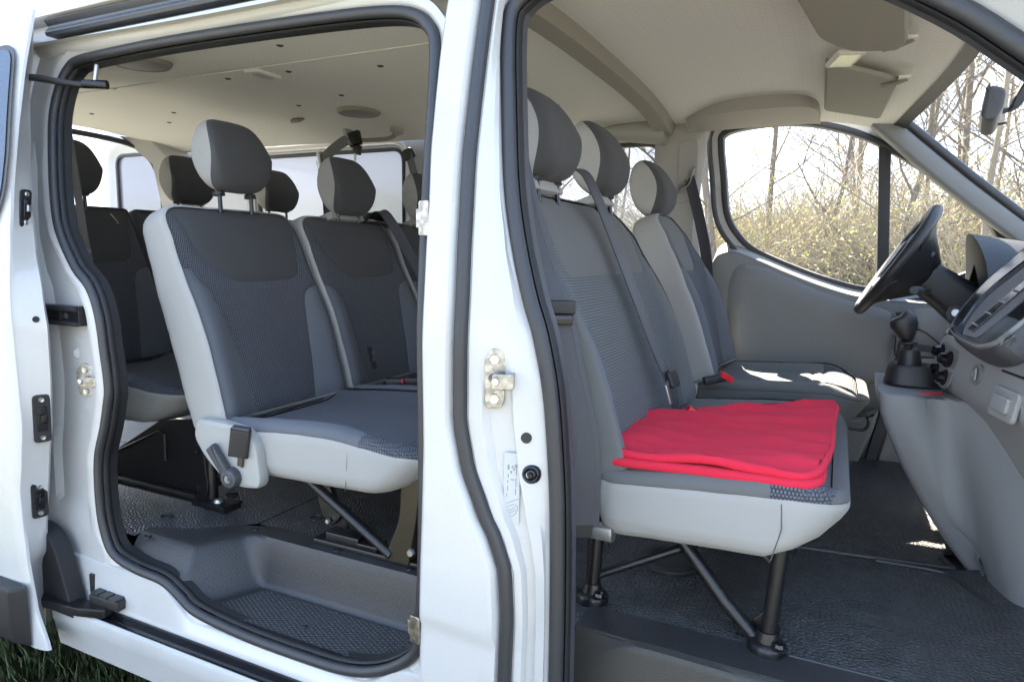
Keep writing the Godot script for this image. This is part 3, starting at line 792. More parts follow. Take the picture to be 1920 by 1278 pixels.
	ribbon("driver_belt", M.belt, [[.178, 1.56, -1.688], [.200, 1.50, -1.672], [.235, 1.38, -1.665], [.262, 1.25, -1.67], [.275, 1.05, -1.68], [.28, .80, -1.69]], .044, Vector3(.9, .1, .3), bp)
	# painted side wall behind with two windows
	var win2 := rrect(-.96, 1.34, .046, 1.718, .075, 7)
	var win3 := rrect(-2.15, 1.34, -1.195, 1.762, .075, 7)
	var zf := func(x, y): return Vector3(x, y, -1.765)
	put(B.new().patch(V2([[-2.72, .50], [.14, .50], [.14, 1.83], [-2.72, 1.83]]), zf, .05, 0, .01, [B.inset(win2, -.05), B.inset(win3, -.05)]), "far_side_wall", M.paint, van, 40)
	for wn in [win2, win3]:
		var lp := flat_loop(wn, -1.80)
		var s2 := -1.0
		var tst := B.new().sweep(lp, V2([[.1, 0], [.11, 0], [.1, .01]]), Vector3.BACK, true, true, s2)
		var mid: Vector2 = (wn[0] + wn[wn.size() / 2]) * .5
		if Vector2(tst.v[0].x, tst.v[0].y).distance_to(mid) < wn[0].distance_to(mid): s2 = 1.0
		var fr := put(B.new().sweep(lp, V2([[-.004, -.02], [0, .004], [.010, .008], [.016, .016], [.024, .018], [.030, .024], [.038, .034], [.052, .037], [.052, -.02]]), Vector3.BACK, true, true, s2), "side_window", M.paint, van, 30)
		put(B.new().sweep(lp, ring_prof(-.014, .004, -.012, .010), Vector3.BACK, true, true, s2), "window_gasket", M.rubber, fr, 50)
		put(B.new().patch(wn, func(x, y): return Vector3(x, y, -1.806), .5), "window_pane", M.tint if wn == win2 else M.film, fr)
	# lower wall trim
	put(B.new().patch(V2([[-2.70, .55], [.03, .55], [.03, 1.28], [-2.70, 1.28]]), func(x, y): return Vector3(x, y, -1.745), .1, .01, .01), "side_wall_trim", M.pillar, van)
	# near side wall behind the opening
	var win4 := rrect(-2.15, 1.34, -1.30, 1.70, .075, 7)
	put(B.new().patch(V2([[-2.70, .50], [-1.15, .50], [-1.15, 1.77], [-2.70, 1.77]]), func(x, y): return Vector3(x, y, zs(y) - .10), .05, 0, .01, [win4]), "near_side_wall", M.pillar, van)
	# tail: rear pillar, header and the tail door swung back
	put(B.new().loft([V3([[-2.72, .50, -1.66], [-2.62, .50, -1.70], [-2.62, .50, -1.80], [-2.74, .50, -1.80]]), V3([[-2.72, 1.40, -1.66], [-2.62, 1.40, -1.70], [-2.62, 1.40, -1.80], [-2.74, 1.40, -1.80]]), V3([[-2.70, 1.72, -1.58], [-2.62, 1.72, -1.66], [-2.62, 1.72, -1.80], [-2.74, 1.72, -1.80]]), V3([[-2.70, 1.84, -1.40], [-2.62, 1.84, -1.5], [-2.62, 1.84, -1.80], [-2.74, 1.84, -1.80]])], true, true, true), "tail_pillar", M.paint, van)
	put(B.new().box(Vector3(-2.68, 1.895, -.92), Vector3(.10, .07, 1.60), .01), "tail_header", M.paint, van)
	put(B.new().tube(cr3(V3([[-2.73, .6, -1.655], [-2.73, 1.40, -1.655], [-2.72, 1.62, -1.64], [-2.71, 1.76, -1.56], [-2.70, 1.815, -1.40], [-2.70, 1.825, -.92], [-2.70, 1.815, -.45]]), 6), .014, 8), "tail_door_seal", M.rubber, van, 60)
	var win := rrect(-3.325, 1.25, -2.875, 1.825, .07, 7)
	var dr := put(B.new().patch(rrect(-3.47, .45, -2.745, 1.96, .06), func(x, y): return Vector3(x, y, -1.78), .05, .02, .02, [B.inset(win, -.05)]), "tail_door", M.paint, van, 40, "opened white tail door with a filmed window")
	put(B.new().patch(rrect(-3.47, .45, -2.745, 1.96, .06), func(x, y): return Vector3(x, y, -1.83), .05, .02, .02, [win]), "outer_skin", M.paint, dr, 40)
	var lp2 := flat_loop(win, -1.80)
	put(B.new().sweep(lp2, V2([[-.004, -.03], [0, .0], [.012, .004], [.028, .010], [.045, .022], [.055, .024], [.055, -.03]]), Vector3.BACK, true, true, 1.0), "window_surround", M.paint, dr, 30)
	put(B.new().sweep(lp2, ring_prof(-.012, .006, -.012, .008), Vector3.BACK, true, true, 1.0), "window_gasket", M.rubber, dr, 50)
	put(B.new().patch(win, func(x, y): return Vector3(x, y, -1.806), .5), "window_pane", M.film2, dr)
# a flat woven belt: path, width, and the direction its width points to
func ribbon(called: String, m: Material, path: Array, width: float, across: Vector3, parent: Node3D, thick := .0016, k := 5) -> MeshInstance3D:
	var p := cr3(V3(path), k)
	var rings := []
	for i in p.size():
		var t := (p[mini(i + 1, p.size() - 1)] - p[maxi(i - 1, 0)]).normalized()
		var a := (across - t * across.dot(t)).normalized()
		var n := t.cross(a).normalized()
		var ring := PackedVector3Array()
		for q in [[-.5, -.5], [-.5, .5], [-.3, .62], [-.28, .45], [.28, .45], [.3, .62], [.5, .5], [.5, -.5]]: ring.append(p[i] + a * width * q[0] + n * thick * q[1] * 2.0)
		rings.append(ring)
	return put(B.new().loft(rings, true, true, true), called, m, parent, 30)
# ---------------------------------------------------------------- cockpit
func build_cockpit() -> void:
	# far screen pillar
	var rows := []
	for i in 12:
		var t := i / 11.0
		var c := Vector3(lerpf(.80, 1.32, t), lerpf(1.742, 1.295, t) - .012 * sin(t * PI), lerpf(-1.70, -1.745, t))
		var d := Vector3(.52, -.447, -.045).normalized()
		var n := Vector3(.65, .76, 0).normalized()
		var ring := PackedVector3Array()
		for q in [[-.034, -.06], [-.037, -.012], [-.030, .004], [-.020, .010], [.016, .012], [.026, .006], [.030, -.004], [.032, -.06]]: ring.append(c + n * q[0] + Vector3(0, 0, q[1]))
		rows.append(ring)
	put(B.new().loft(rows, true, true, true), "screen_pillar_trim", M.trim, van, 50)
	rows = []
	put(B.new().tube(V3([[.826, 1.768, -1.70], [1.075, 1.545, -1.722], [1.345, 1.318, -1.748]]), .016, 8), "screen_seal", M.rubber, van, 60)
	# windscreen and its black printed border
	var scr := func(z, t):
		var bow: float = 1.0 - pow(absf(z + .92) / .84, 2.0)
		return Vector3(lerpf(.835, 1.62, t) + .115 * bow, lerpf(1.748, 1.10, t) + .04 * bow * (1 - t) + .03 * sin(t * PI), z)
	put(B.new().patch(V2([[-1.74, 0], [-.10, 0], [-.10, 1], [-1.74, 1]]), scr, .1), "windscreen", M.glass, van)
	put(B.new().patch(V2([[-1.74, -.012], [-.10, -.012], [-.10, .030], [-1.74, .030]]), func(z, t): return (scr.call(z, t) as Vector3) + Vector3(-.004, -.005, 0), .03), "screen_border", M.rubber, van)
	# interior mirror
	var mc := Vector3(1.0, 1.606, -.95)
	var bs := Basis(Vector3(0, 1, 0), -.14) * Basis(Vector3(0, 0, 1), -.12)
	var mi := put(B.new().prism(rpoly([[-.014, -.038, .012], [.012, -.040, .014], [.022, -.010, .01], [.020, .028, .014], [-.010, .034, .010], [-.016, .030, .006]]), mc - bs.z * .11, bs.x, bs.y, bs.z * .22, .006), "rear_view_mirror", M.slate, van, 40)
	put(B.new().prism(rpoly([[-.0175, -.032, .006], [-.0145, -.032, .002], [-.0145, .030, .002], [-.0175, .030, .006]]), mc - bs.z * .105, bs.x, bs.y, bs.z * .21, .001), "mirror_glass", M.chrome, mi)
	put(B.new().tube(V3([mc + Vector3(.015, -.004, 0), mc + Vector3(.035, .0, 0), mc + Vector3(.045, .012, 0)]), .006, 8), "mirror_stalk", M.slate, mi)
	put(B.new().prism(rpoly([[.030, -.006, .004], [.052, .002, .010], [.070, .040, .002], [.052, .056, .002], [.040, .028, .012]]), mc + Vector3(0, 0, -.018), Vector3.RIGHT, Vector3.UP, Vector3(0, 0, .036), .004), "mirror_foot", M.plastic, mi)
	put(B.new().tube(V3([mc + Vector3(.010, -.036, .03), mc + Vector3(.026, -.034, .03)]), .0028, 6), "dip_lever", M.plastic, mi)
	# steering wheel
	var wc := Vector3(.870, 1.263, -1.426)
	var nrm := Vector3(-.857, .515, 0).normalized()
	var upv := Vector3(.515, .857, 0).normalized()
	var side := Vector3(0, 0, 1)
	var ring := PackedVector3Array()
	for i in 48: ring.append(wc + (upv * cos(TAU * i / 48) + side * sin(TAU * i / 48)) * .176)
	var wheel := put(B.new().tube(ring, .0165, 12, true), "steering_wheel", M.plastic, van, 60)
	rows = []
	for q in [[.070, .016], [.078, .008], [.074, -.012], [.055, -.045], [.05, -.075]]:
		var rr := PackedVector3Array()
		for k in 24:
			var a := TAU * k / 24
			rr.append(wc + nrm * q[1] + (upv * cos(a) * .85 + side * sin(a)) * q[0])
		rows.append(rr)
	put(B.new().loft(rows, true, true, true), "hub", M.plastic, wheel, 40)
	for a in [0.62, -0.62, PI - .55, PI + .55]:
		var dir: Vector3 = upv * cos(a + PI / 2) + side * sin(a + PI / 2)
		var wd := nrm.cross(dir)
		var rs := []
		for q in [[.04, .050, -.030], [.09, .038, -.026], [.14, .026, -.014], [.176, .030, .0]]:
			var rr := PackedVector3Array()
			for e in [[-1, -.010], [-1, .006], [-.6, .012], [.6, .012], [1, .006], [1, -.010]]: rr.append(wc + dir * q[0] + wd * (e[0] * q[1]) + nrm * (q[2] + e[1]))
			rs.append(rr)
		put(B.new().loft(rs, true, true, true), "spoke", M.plastic, wheel, 50)
	rows = []
	for q in [[.166, -.004], [.150, -.018], [.12, -.04], [.085, -.075], [.06, -.10]]:
		var rr := PackedVector3Array()
		for k in 32:
			var a := TAU * k / 32
			rr.append(wc + nrm * q[1] + (upv * cos(a) + side * sin(a)) * q[0] * (1.0 if absf(cos(a)) > .5 else .92))
		rows.append(rr)
	put(B.new().loft(rows, true, false, true), "wheel_shroud", M.plastic, wheel, 50)
	var thread := PackedVector3Array()
	for i in 72: thread.append(wc + (upv * cos(TAU * i / 72) + side * sin(TAU * i / 72)) * (.163 + (.0014 if i % 2 else -.0014)) - nrm * .0085)
	put(B.new().tube(thread, .0011, 5, true), "stitching", M.greybelt, wheel, 60)
	# column shroud with stalk and ignition lock
	var ax := -nrm
	rows = []
	for q in [[.055, .045, .050, 0.0], [.08, .052, .058, .0], [.16, .058, .062, -.006], [.26, .070, .066, -.016], [.34, .072, .066, -.02]]:
		var rr := PackedVector3Array()
		for k in 20:
			var a := TAU * k / 20
			rr.append(wc + ax * q[0] + upv * (q[3] + q[1] * signf(cos(a)) * pow(absf(cos(a)), .6)) + side * (q[2] * signf(sin(a)) * pow(absf(sin(a)), .6)))
		rows.append(rr)
	var col := put(B.new().loft(rows, true, true, true), "steering_column", M.plastic, van, 45)
	var s0 := wc + ax * .115 + side * .05 - upv * .028
	put(B.new().tube(V3([s0, s0 + side * .05 - Vector3(.012, .0, 0), s0 + side * .10 - Vector3(.03, .0, 0)]), .007, 10, false, .009), "wiper_stalk", M.plastic, col)
	put(B.new().tube(V3([s0 + side * .10 - Vector3(.030, 0, 0), s0 + side * .165 - Vector3(.050, -.004, 0)]), .013, 12, false, .011), "stalk_grip", M.slate, col)
	put(B.new().box(wc + ax * .05 + upv * .045 + side * .055, Vector3(.035, .045, .05), .006, Basis(ax, upv, side)), "audio_switch", M.slate, col)
	var ig := wc + ax * .215 + side * .060 - upv * .045
	put(B.new().lathe([[.030, 0], [.030, .008], [.026, .012], [.020, .010]], ig, side + nrm * .4, 20), "ignition_bezel", M.plastic, col)
	put(B.new().lathe([[.0, .024], [.010, .024], [.012, .02], [.012, .004]], ig, side + nrm * .4, 14), "ignition_lock", M.chrome, col)
	# dashboard: top roll, instrument hood, centre stack, passenger side
	var prof := cr2(V2([[1.17, 1.06], [1.10, 1.10], [1.085, 1.15], [1.12, 1.195], [1.20, 1.215], [1.40, 1.20], [1.66, 1.12]]), 4, false)
	prof.append_array(V2([[1.66, .9], [1.2, .9]]))
	var dash := put(B.new().prism(prof, Vector3(0, 0, -1.74), Vector3.RIGHT, Vector3.UP, Vector3(0, 0, 1.60), .006), "dashboard", M.hood, van, 40)
	rows = []
	for i in 9:
		var t := i / 8.0
		var sc := lerpf(1.0, .82, t)
		var rr := PackedVector3Array()
		for k in 15:
			var a := lerpf(-.30, PI + .30, k / 14.0)
			rr.append(Vector3(lerpf(1.045, 1.34, t) + .03 * cos(a) * cos(a), 1.19 + .155 * sc * sin(a) - .02 * t, -1.41 + .185 * sc * cos(a)))
		for k in range(14, -1, -1):
			var a := lerpf(-.30, PI + .30, k / 14.0)
			rr.append(Vector3(lerpf(1.052, 1.34, t) + .03 * cos(a) * cos(a), 1.19 + (.155 * sc - .014) * sin(a) - .02 * t, -1.41 + (.185 * sc - .014) * cos(a)))
		rows.append(rr)
	put(B.new().loft(rows, true, true, true), "instrument_hood", M.hood, dash, 40)
	put(B.new().prism(rpoly([[-.165, 0, .01], [.165, 0, .01], [.15, .09, .05], [.0, .125, .06], [-.15, .09, .05]]), Vector3(1.12, 1.195, -1.41), Vector3(0, 0, 1), Vector3(.25, .97, 0), Vector3(.97, -.25, 0) * .01, .002), "instrument_lens", M.chrome, dash)
	# centre stack: a broad leaf-shaped panel sloping up to the screen
	var sl := Vector3(.225, .26, 0).normalized()
	var nd := Vector3(-.26, .225, 0).normalized()
	var so := Vector3(.945, 1.10, 0)
	var leaf := rpoly([[.0, -.83, .05], [.012, -.91, .04], [.055, -.99, .04], [.14, -1.08, .05], [.36, -1.08, .02], [.36, -.44, .02], [.09, -.45, .05], [.028, -.445, .03], [.004, -.52, .04], [.0, -.66, .05]])
	var stack := put(B.new().prism(leaf, so - nd * .055, sl, Vector3(0, 0, 1), nd * .055, .016), "centre_stack", M.slate, dash, 40)
	put(B.new().prism(B.inset(leaf, .006), so - nd * .006, sl, Vector3(0, 0, 1), nd * .010, .004), "stack_rim", M.trim, stack, 40)
	put(B.new().prism(rpoly([[.022, -.86, .02], [.060, -.945, .03], [.15, -1.04, .03], [.34, -1.04, .02], [.34, -.86, .01], [.16, -.93, .03], [.095, -.905, .03], [.030, -.79, .02]]), so + nd * .003, sl, Vector3(0, 0, 1), nd * .004, .001), "display", M.gloss, stack, 40)
	put(B.new().prism(rpoly([[.016, -.70, .02], [.045, -.78, .03], [.11, -.86, .03], [.34, -.80, .01], [.34, -.58, .01], [.11, -.57, .03], [.024, -.565, .02]]), so + nd * .003, sl, Vector3(0, 0, 1), nd * .003, .001), "vent_panel", M.slate, stack, 40)
	put(B.new().prism(rpoly([[.030, -.695, .006], [.33, -.715, .006], [.33, -.655, .006], [.030, -.635, .006]]), so + nd * .0045, sl, Vector3(0, 0, 1), nd * .004, .001), "vent_frame", M.gloss, stack, 40)
	for i in 9:
		put(B.new().box(so + sl * (.045 + i * .031) + nd * .009 + Vector3(0, 0, -.672), Vector3(.0022, .006, .05), .0008, Basis(sl, nd, Vector3(0, 0, 1))), "vent_slat", M.dash, stack)
	# lower dashboard: one moulding from the heater controls to the passenger's side
	rows = []
	for i in 22:
		var z := lerpf(-1.14, -.14, i / 21.0)
		var inw := .05 * pow(sst(-1.08, -1.14, z), 2.0)
		var rr := PackedVector3Array()
		for q in [[1.05, 1.135], [1.0, 1.115], [.976, 1.090], [.963, 1.05], [.955, 1.01], [.957, .980], [.967, .958], [.985, .94], [1.010, .908], [1.030, .866], [1.050, .816], [1.072, .765], [1.10, .720], [1.16, .685], [1.30, .68], [1.45, .9], [1.3, 1.15]]: rr.append(Vector3(q[0] + inw + .19 * maxf(0.0, z + .95) + .12 * pow(maxf(0.0, z + .6), 2.0), q[1], z))
		rows.append(rr)
	var pas := put(B.new().loft(rows, true, true, true), "lower_dashboard", M.dash, dash, 35)
	var fd := Vector3(-.95, .12, .28).normalized()
	var fz := Vector3(.19, 0, 1).normalized()
	var fu := Vector3(.15, 1, 0).normalized()
	put(B.new().prism(rpoly([[-.085, -.045, .03], [.06, -.060, .03], [.085, .035, .03], [-.05, .055, .03]]), Vector3(.961, 1.020, -.955), fz, fu, fd * .005, .002), "heater_panel", M.trim, pas)
	for q in [[1.045, -.985], [1.035, -.920], [1.000, -.985], [.990, -.925]]:
		put(B.new().lathe([[.020, 0], [.020, .006], [.014, .010], [.012, .022], [.0, .024]], Vector3(.957 + .19 * maxf(0.0, q[1] + .95), q[0], q[1]), fd, 18), "heater_knob", M.gloss, pas)
	put(B.new().lathe([[.022, -.004], [.022, .003], [.016, .004], [.014, -.002], [.0, -.002]], Vector3(.955 + .19 * .20, 1.028, -.75), fd, 20), "power_socket", M.trim, pas)
	put(B.new().box(Vector3(.955 + .19 * .20 - .003, 1.028, -.75), Vector3(.004, .026, .006), .001), "socket_cap", M.cover, pas)
	put(B.new().prism(rrect(-.052, -.030, .052, .030, .012), Vector3(.957 + .19 * .34, .995, -.60), fz, fu, fd * .010, .003), "glovebox_handle", M.cover, pas)
	put(B.new().prism(rrect(-.034, -.016, .034, .016, .008), Vector3(.957 + .19 * .34, .995, -.60) + fd * .008, fz, fu, fd * .010, .004), "handle_pull", M.dash, pas)
	put(B.new().tube(V3([[.963 + .19 * .30, 1.052, -.66], [.963 + .19 * .60, 1.052, -.36]]), .003, 6), "glovebox_gap", M.lip, pas)
	put(B.new().tube(cr3(V3([[1.062 + .10, .90, -.45], [1.035 + .095, .935, -.50], [1.035 + .085, .92, -.53], [1.058 + .08, .86, -.545], [1.085 + .08, .80, -.55]]), 5), .006, 8), "tray_rim", M.cover, pas, 60)
	# gear console, drawn as plan sections going down
	rows = []
	for i in 18:
		var t := i / 17.0
		var y := lerpf(.950, .52, t)
		var d := .945 - y
		var ox := .30 * d + .62 * d * d
		var plan := rpoly([[.815 + ox, -1.20, .02], [.812 + ox, -.862, .022], [.885 + ox * .9, -.848 + .02 * t, .03], [lerpf(.945, 1.065, t), lerpf(-.885, -.80, t), .04], [lerpf(1.0, 1.095, t), lerpf(-.862, -.62, t), .05], [lerpf(1.12, 1.25, t), lerpf(-.80, -.42, t), .05], [1.5, -.60, .02], [1.5, -1.20]], 5)
		var rr := PackedVector3Array()
		for q in (B.inset(plan, .010) if i == 0 else (B.inset(plan, .003) if i == 1 else plan)): rr.append(Vector3(q.x, (y if i > 1 else (.944 if i == 1 else .950)), q.y))
		rows.append(rr)
	var con := put(B.new().loft(rows, true, true, true), "gear_console", M.trim, van, 50)
	rows = []
	for q in [[.968, .062, .060], [.978, .060, .058], [1.008, .054, .052], [1.016, .048, .046], [1.010, .038, .036], [1.000, .026, .026]]:
		var rr := PackedVector3Array()
		for k in 20:
			var a := TAU * k / 20
			rr.append(Vector3(.898 + q[1] * signf(cos(a)) * pow(absf(cos(a)), .7), q[0] - .012, -1.02 + q[2] * signf(sin(a)) * pow(absf(sin(a)), .7)))
		rows.append(rr)
	put(B.new().loft(rows, true, true, true), "gaiter_ring", M.plastic, con, 50)
	put(B.new().lathe([[.030, 0], [.027, .02], [.024, .045], [.020, .052]], Vector3(.893, .990, -1.02), Vector3(-.08, 1, 0), 16), "gaiter", M.plastic, con)
	put(B.new().lathe([[.009, 0], [.012, .012], [.022, .016], [.022, .020], [.011, .024], [.011, .045]], Vector3(.886, 1.040, -1.02), Vector3(-.08, 1, 0), 16), "reverse_collar", M.plastic, con)
	rows = []
	for q in [[0, .012, .014], [.006, .019, .018], [.018, .024, .022], [.036, .031, .024], [.052, .030, .024], [.062, .022, .018], [.067, .010, .010]]:
		var rr := PackedVector3Array()
		for k in 18:
			var a := TAU * k / 18
			rr.append(Vector3(.880 - .10 * q[0] + q[1] * cos(a) - .006 * q[0] / .06, 1.064 + q[0] + .010 * cos(a) * q[0] / .06, -1.02 + q[2] * sin(a)))
		rows.append(rr)
	put(B.new().loft(rows, true, true, true), "gear_knob", M.plastic, con, 60)
	put(B.new().prism(rpoly([[-.030, .0, .004], [.0, .012, .006], [.032, .010, .004], [.0, -.006, .004]]), Vector3(.925, .9505, -.905), Vector3(.9, .1, -.4), Vector3(.4, 0, .9), Vector3(0, .003, 0), .001), "hazard_mark", M.red, con)
	put(B.new().lathe([[.0, .002], [.004, .002], [.007, .004], [.010, .001], [.010, -.003]], Vector3(1.115, .60, -.60), Vector3(-.8, 0, .6), 16), "screw_cap", M.plastic, con)
# ---------------------------------------------------------------- sliding door and running gear
const DOOR_OUT := [[1.86, -1.080], [1.823, -1.075], [1.711, -1.067], [1.573, -1.049], [1.428, -1.029], [1.316, -1.012], [1.245, -1.0], [1.086, -.984], [.964, -.98], [.849, -.977], [.76, -.992], [.682, -1.008], [.60, -1.006], [.509, -1.0], [.394, -.981], [.312, -.943], [.29, -.938]]
const DOOR_IN := [[1.86, -1.19], [1.793, -1.17], [1.733, -1.148], [1.664, -1.135], [1.474, -1.077], [1.37, -1.043], [1.266, -1.008], [1.165, -.969], [1.083, -.950], [.957, -.953], [.837, -.965], [.755, -.983], [.571, -1.017], [.515, -1.022], [.481, -1.046], [.354, -1.050], [.29, -1.06]]
func build_sliding_door() -> void:
	var rows := []
	for i in 81:
		var y := lerpf(1.832, .300, i / 80.0)
		var a := tab(DOOR_OUT, y)
		var n := tab(DOOR_IN, y)
		var ring := PackedVector3Array()
		for q in [[-2.05, .078], [a - .25, .080], [a - .10, .079], [a - .03, .076], [a - .006, .072], [a + .001, .068], [a + .002, .062], [lerpf(a, n, .25), .050], [lerpf(a, n, .8), .022], [n + .001, .012], [n - .006, .004], [n - .03, .002], [-2.05, .002]]:
			ring.append(on_side(q[0], y, q[1] + .0))
		rows.append(ring)
	var door := put(B.new().loft(rows, true, true, true), "sliding_door", M.paint, van, 32)
	# its window
	var win := rpoly([[-1.098, 1.735, .04], [-1.042, 1.48, .02], [-1.035, 1.39, .03], [-1.08, 1.24, .06], [-1.95, 1.22, .06], [-1.95, 1.715, .06]])
	put(B.new().patch(win, func(x, y): return on_side(x, y, .0835), .06), "window_pane", M.doorglass, door)
	put(B.new().patch(B.inset(win, -.012), func(x, y): return on_side(x, y, .0815), .06), "window_gasket", M.rubber, door)
	# latch plates let into the leading edge
	for q in [[1.355, .046, .013, 0], [.862, .058, .014, 1], [.655, .045, .014, 2]]:
		var y: float = q[0]
		var a := on_side(tab(DOOR_OUT, y), y, .062)
		var n := on_side(tab(DOOR_IN, y), y, .012)
		var across := (n - a).normalized()
		var up := (on_side(tab(DOOR_OUT, y + .05), y + .05, .062) - on_side(tab(DOOR_OUT, y - .05), y - .05, .062)).normalized()
		var nr := up.cross(across).normalized()
		if nr.x < 0: nr = -nr
		var c := a.lerp(n, .62 if q[3] == 0 else .66)
		var hw: float = q[2] + .004
		var pl := put(B.new().prism(rrect(-hw, -q[1], hw, q[1], .010), c, across, up, nr * .004, .0012), "latch_plate", M.plastic, door)
		for s in [-1, 1]:
			put(B.new().lathe([[.0, .003], [.003, .003], [.005, .0035], [.006, .001], [.006, 0]], c + nr * .004 + up * (s * (q[1] - .012)), nr, 10), "screw", M.chrome, pl)
		put(B.new().box(c + nr * .005, Vector3(hw * 1.1, q[1] * 1.0, .006), .002, Basis(across, up, nr)), "latch_body", M.gloss, pl)
		put(B.new().box(c + nr * .009 + across * .003, Vector3(hw * .8, q[1] * .34, .008), .003, Basis(across, up, nr)), "latch_claw", M.chrome if q[3] == 0 else M.steel, pl)
		put(B.new().box(c + nr * .008 - across * .004 + up * q[1] * .3, Vector3(hw * .5, q[1] * .2, .008), .002, Basis(across, up, nr)), "latch_claw", M.steel, pl)
	put(B.new().lathe([[.0, .001], [.005, .001], [.007, .002], [.0075, -.002]], on_side(lerpf(tab(DOOR_OUT, 1.10), tab(DOOR_IN, 1.10), .72), 1.098, .028), Vector3(1, 0, .45), 16), "buffer_hole", M.lip, door)
	# rubbing strip
	var strip := []
	for x in [-2.05, -1.3, -1.02, -.995, -.985]:
		var rr := PackedVector3Array()
		var e := sst(-1.03, -.985, x)
		for q in [[.46, .080], [.455, .098], [.445, .106], [.36, .108], [.315, .100], [.305, .080]]: rr.append(Vector3(x, q[0], lerpf(q[1], .082, e * e)))
		strip.append(rr)
	put(B.new().loft(strip, true, true, true), "rubbing_strip", M.lip, door, 40)
	# upper check arm and lower roller arm
	put(B.new().tube(cr3(V3([[-1.17, 1.682, -.06], [-1.12, 1.682, -.10], [-1.06, 1.673, -.145], [-1.02, 1.672, -.18]]), 4), .0085, 8), "upper_roller_arm", M.plastic, door, 50)
	put(B.new().tube(V3([[-1.035, 1.674, -.165], [-.985, 1.674, -.195]]), .011, 10), "upper_roller", M.gloss, door, 50)
	put(B.new().tube(V3([[-1.015, 1.678, -.182], [-1.015, 1.725, -.190]]), .006, 8), "roller_stem", M.chrome, door, 50)
	put(B.new().prism(rpoly([[-1.07, .040, .004], [-.90, .022, .004], [-.83, -.002, .008], [-.835, -.030, .008], [-.96, -.012, .01], [-1.07, -.005, .004]]), Vector3(0, .374, 0), Vector3.RIGHT, Vector3.BACK, Vector3(0, .022, 0), .003), "lower_roller_arm", M.steel, door)
	var br := put(B.new().prism(rpoly([[-.905, -.052, .004], [-.80, -.046, .004], [-.795, -.014, .004], [-.90, -.010, .004]]), Vector3(0, .392, 0), Vector3.RIGHT, Vector3.BACK, Vector3(0, .026, 0), .005), "roller_carriage", M.plastic, door)
	put(B.new().box(Vector3(-.925, .425, -.040), Vector3(.014, .055, .014), .003), "carriage_hook", M.plastic, br)
	put(B.new().box(Vector3(-.80, .440, -.048), Vector3(.010, .040, .006), .002), "carriage_hook", M.plastic, br)
	for i in 3: put(B.new().box(Vector3(-.885 + i * .034, .419, -.031), Vector3(.028, .006, .034), .002), "carriage_rib", M.step, br)
	put(B.new().lathe([[.0, .012], [.012, .012], [.014, .008], [.014, -.010]], Vector3(-.862, .352, -.012), Vector3.UP, 14), "lower_roller", M.gloss, br)
	# middle rail end and striker on the rear jamb
	var rail := put(B.new().box(on_side(-.985, 1.103, -.046), Vector3(.16, .048, .022), .004), "middle_door_rail", M.gloss, van)
	put(B.new().tube(V3([on_side(-1.06, 1.120, -.033), on_side(-.908, 1.120, -.033)]), .007, 10), "rail_lip", M.plastic, rail)
	put(B.new().tube(V3([on_side(-1.06, 1.084, -.033), on_side(-.905, 1.084, -.033)]), .006, 10), "rail_lip", M.plastic, rail)
	put(B.new().lathe([[.0, .004], [.006, .004], [.009, .0]], on_side(-.955, 1.102, -.035), Vector3.BACK, 12), "rail_screw", M.lip, rail)
	put(B.new().box(on_side(-.972, 1.102, -.034), Vector3(.006, .020, .004), .001), "rail_tab", M.lip, rail)
	var c := on_side(-.925, .945, -.055)
	var out := Vector3(.30, 0, .95).normalized()
	var sx := Vector3(.95, 0, -.30)
	var s := put(B.new().prism(rpoly([[-.014, -.040, .006], [.016, -.040, .006], [.020, .036, .006], [-.004, .042, .004], [-.022, .022, .004], [-.022, -.020, .004]]), c, sx, Vector3.UP, out * .004, .0012), "sliding_door_striker", M.zinc, van)
	put(B.new().prism(rrect(-.006, -.012, .040, .010, .005), c + out * .014, sx, Vector3.UP, out * .004, .001), "striker_arm", M.zinc, s)
	put(B.new().box(c + out * .008 + sx * .037, Vector3(.004, .022, .016), .001, Basis(sx, Vector3.UP, out)), "striker_arm", M.zinc, s)
	put(B.new().lathe([[.0, .020], [.006, .019], [.008, .016], [.008, .0]], c + out * .004, out, 12), "striker_pin", M.chrome, s)
	for dy in [.026, -.027]:
		put(B.new().lathe([[.0, .003], [.004, .003], [.007, .0035], [.008, .001], [.008, 0]], c + out * .004 + Vector3(0, dy, 0) + sx * .003, out, 12), "screw", M.chrome, s)
	put(B.new().lathe([[.0, .0015], [.011, .0015], [.0125, .0], [.0125, -.004]], on_side(-.955, 1.008, -.058), Vector3(.3, 0, .95), 20), "body_plug", M.paint, van)
	# wheel arch liner and mud guard showing behind the open door
	put(B.new().prism(rpoly([[-1.08, .575, .02], [-1.018, .56, .02], [-.985, .52, .02], [-.938, .385, .01], [-.93, .355, .004], [-1.08, .355]]), Vector3(0, 0, -.030), Vector3.RIGHT, Vector3.UP, Vector3(0, 0, .042), .004), "mud_guard", M.lip, van)
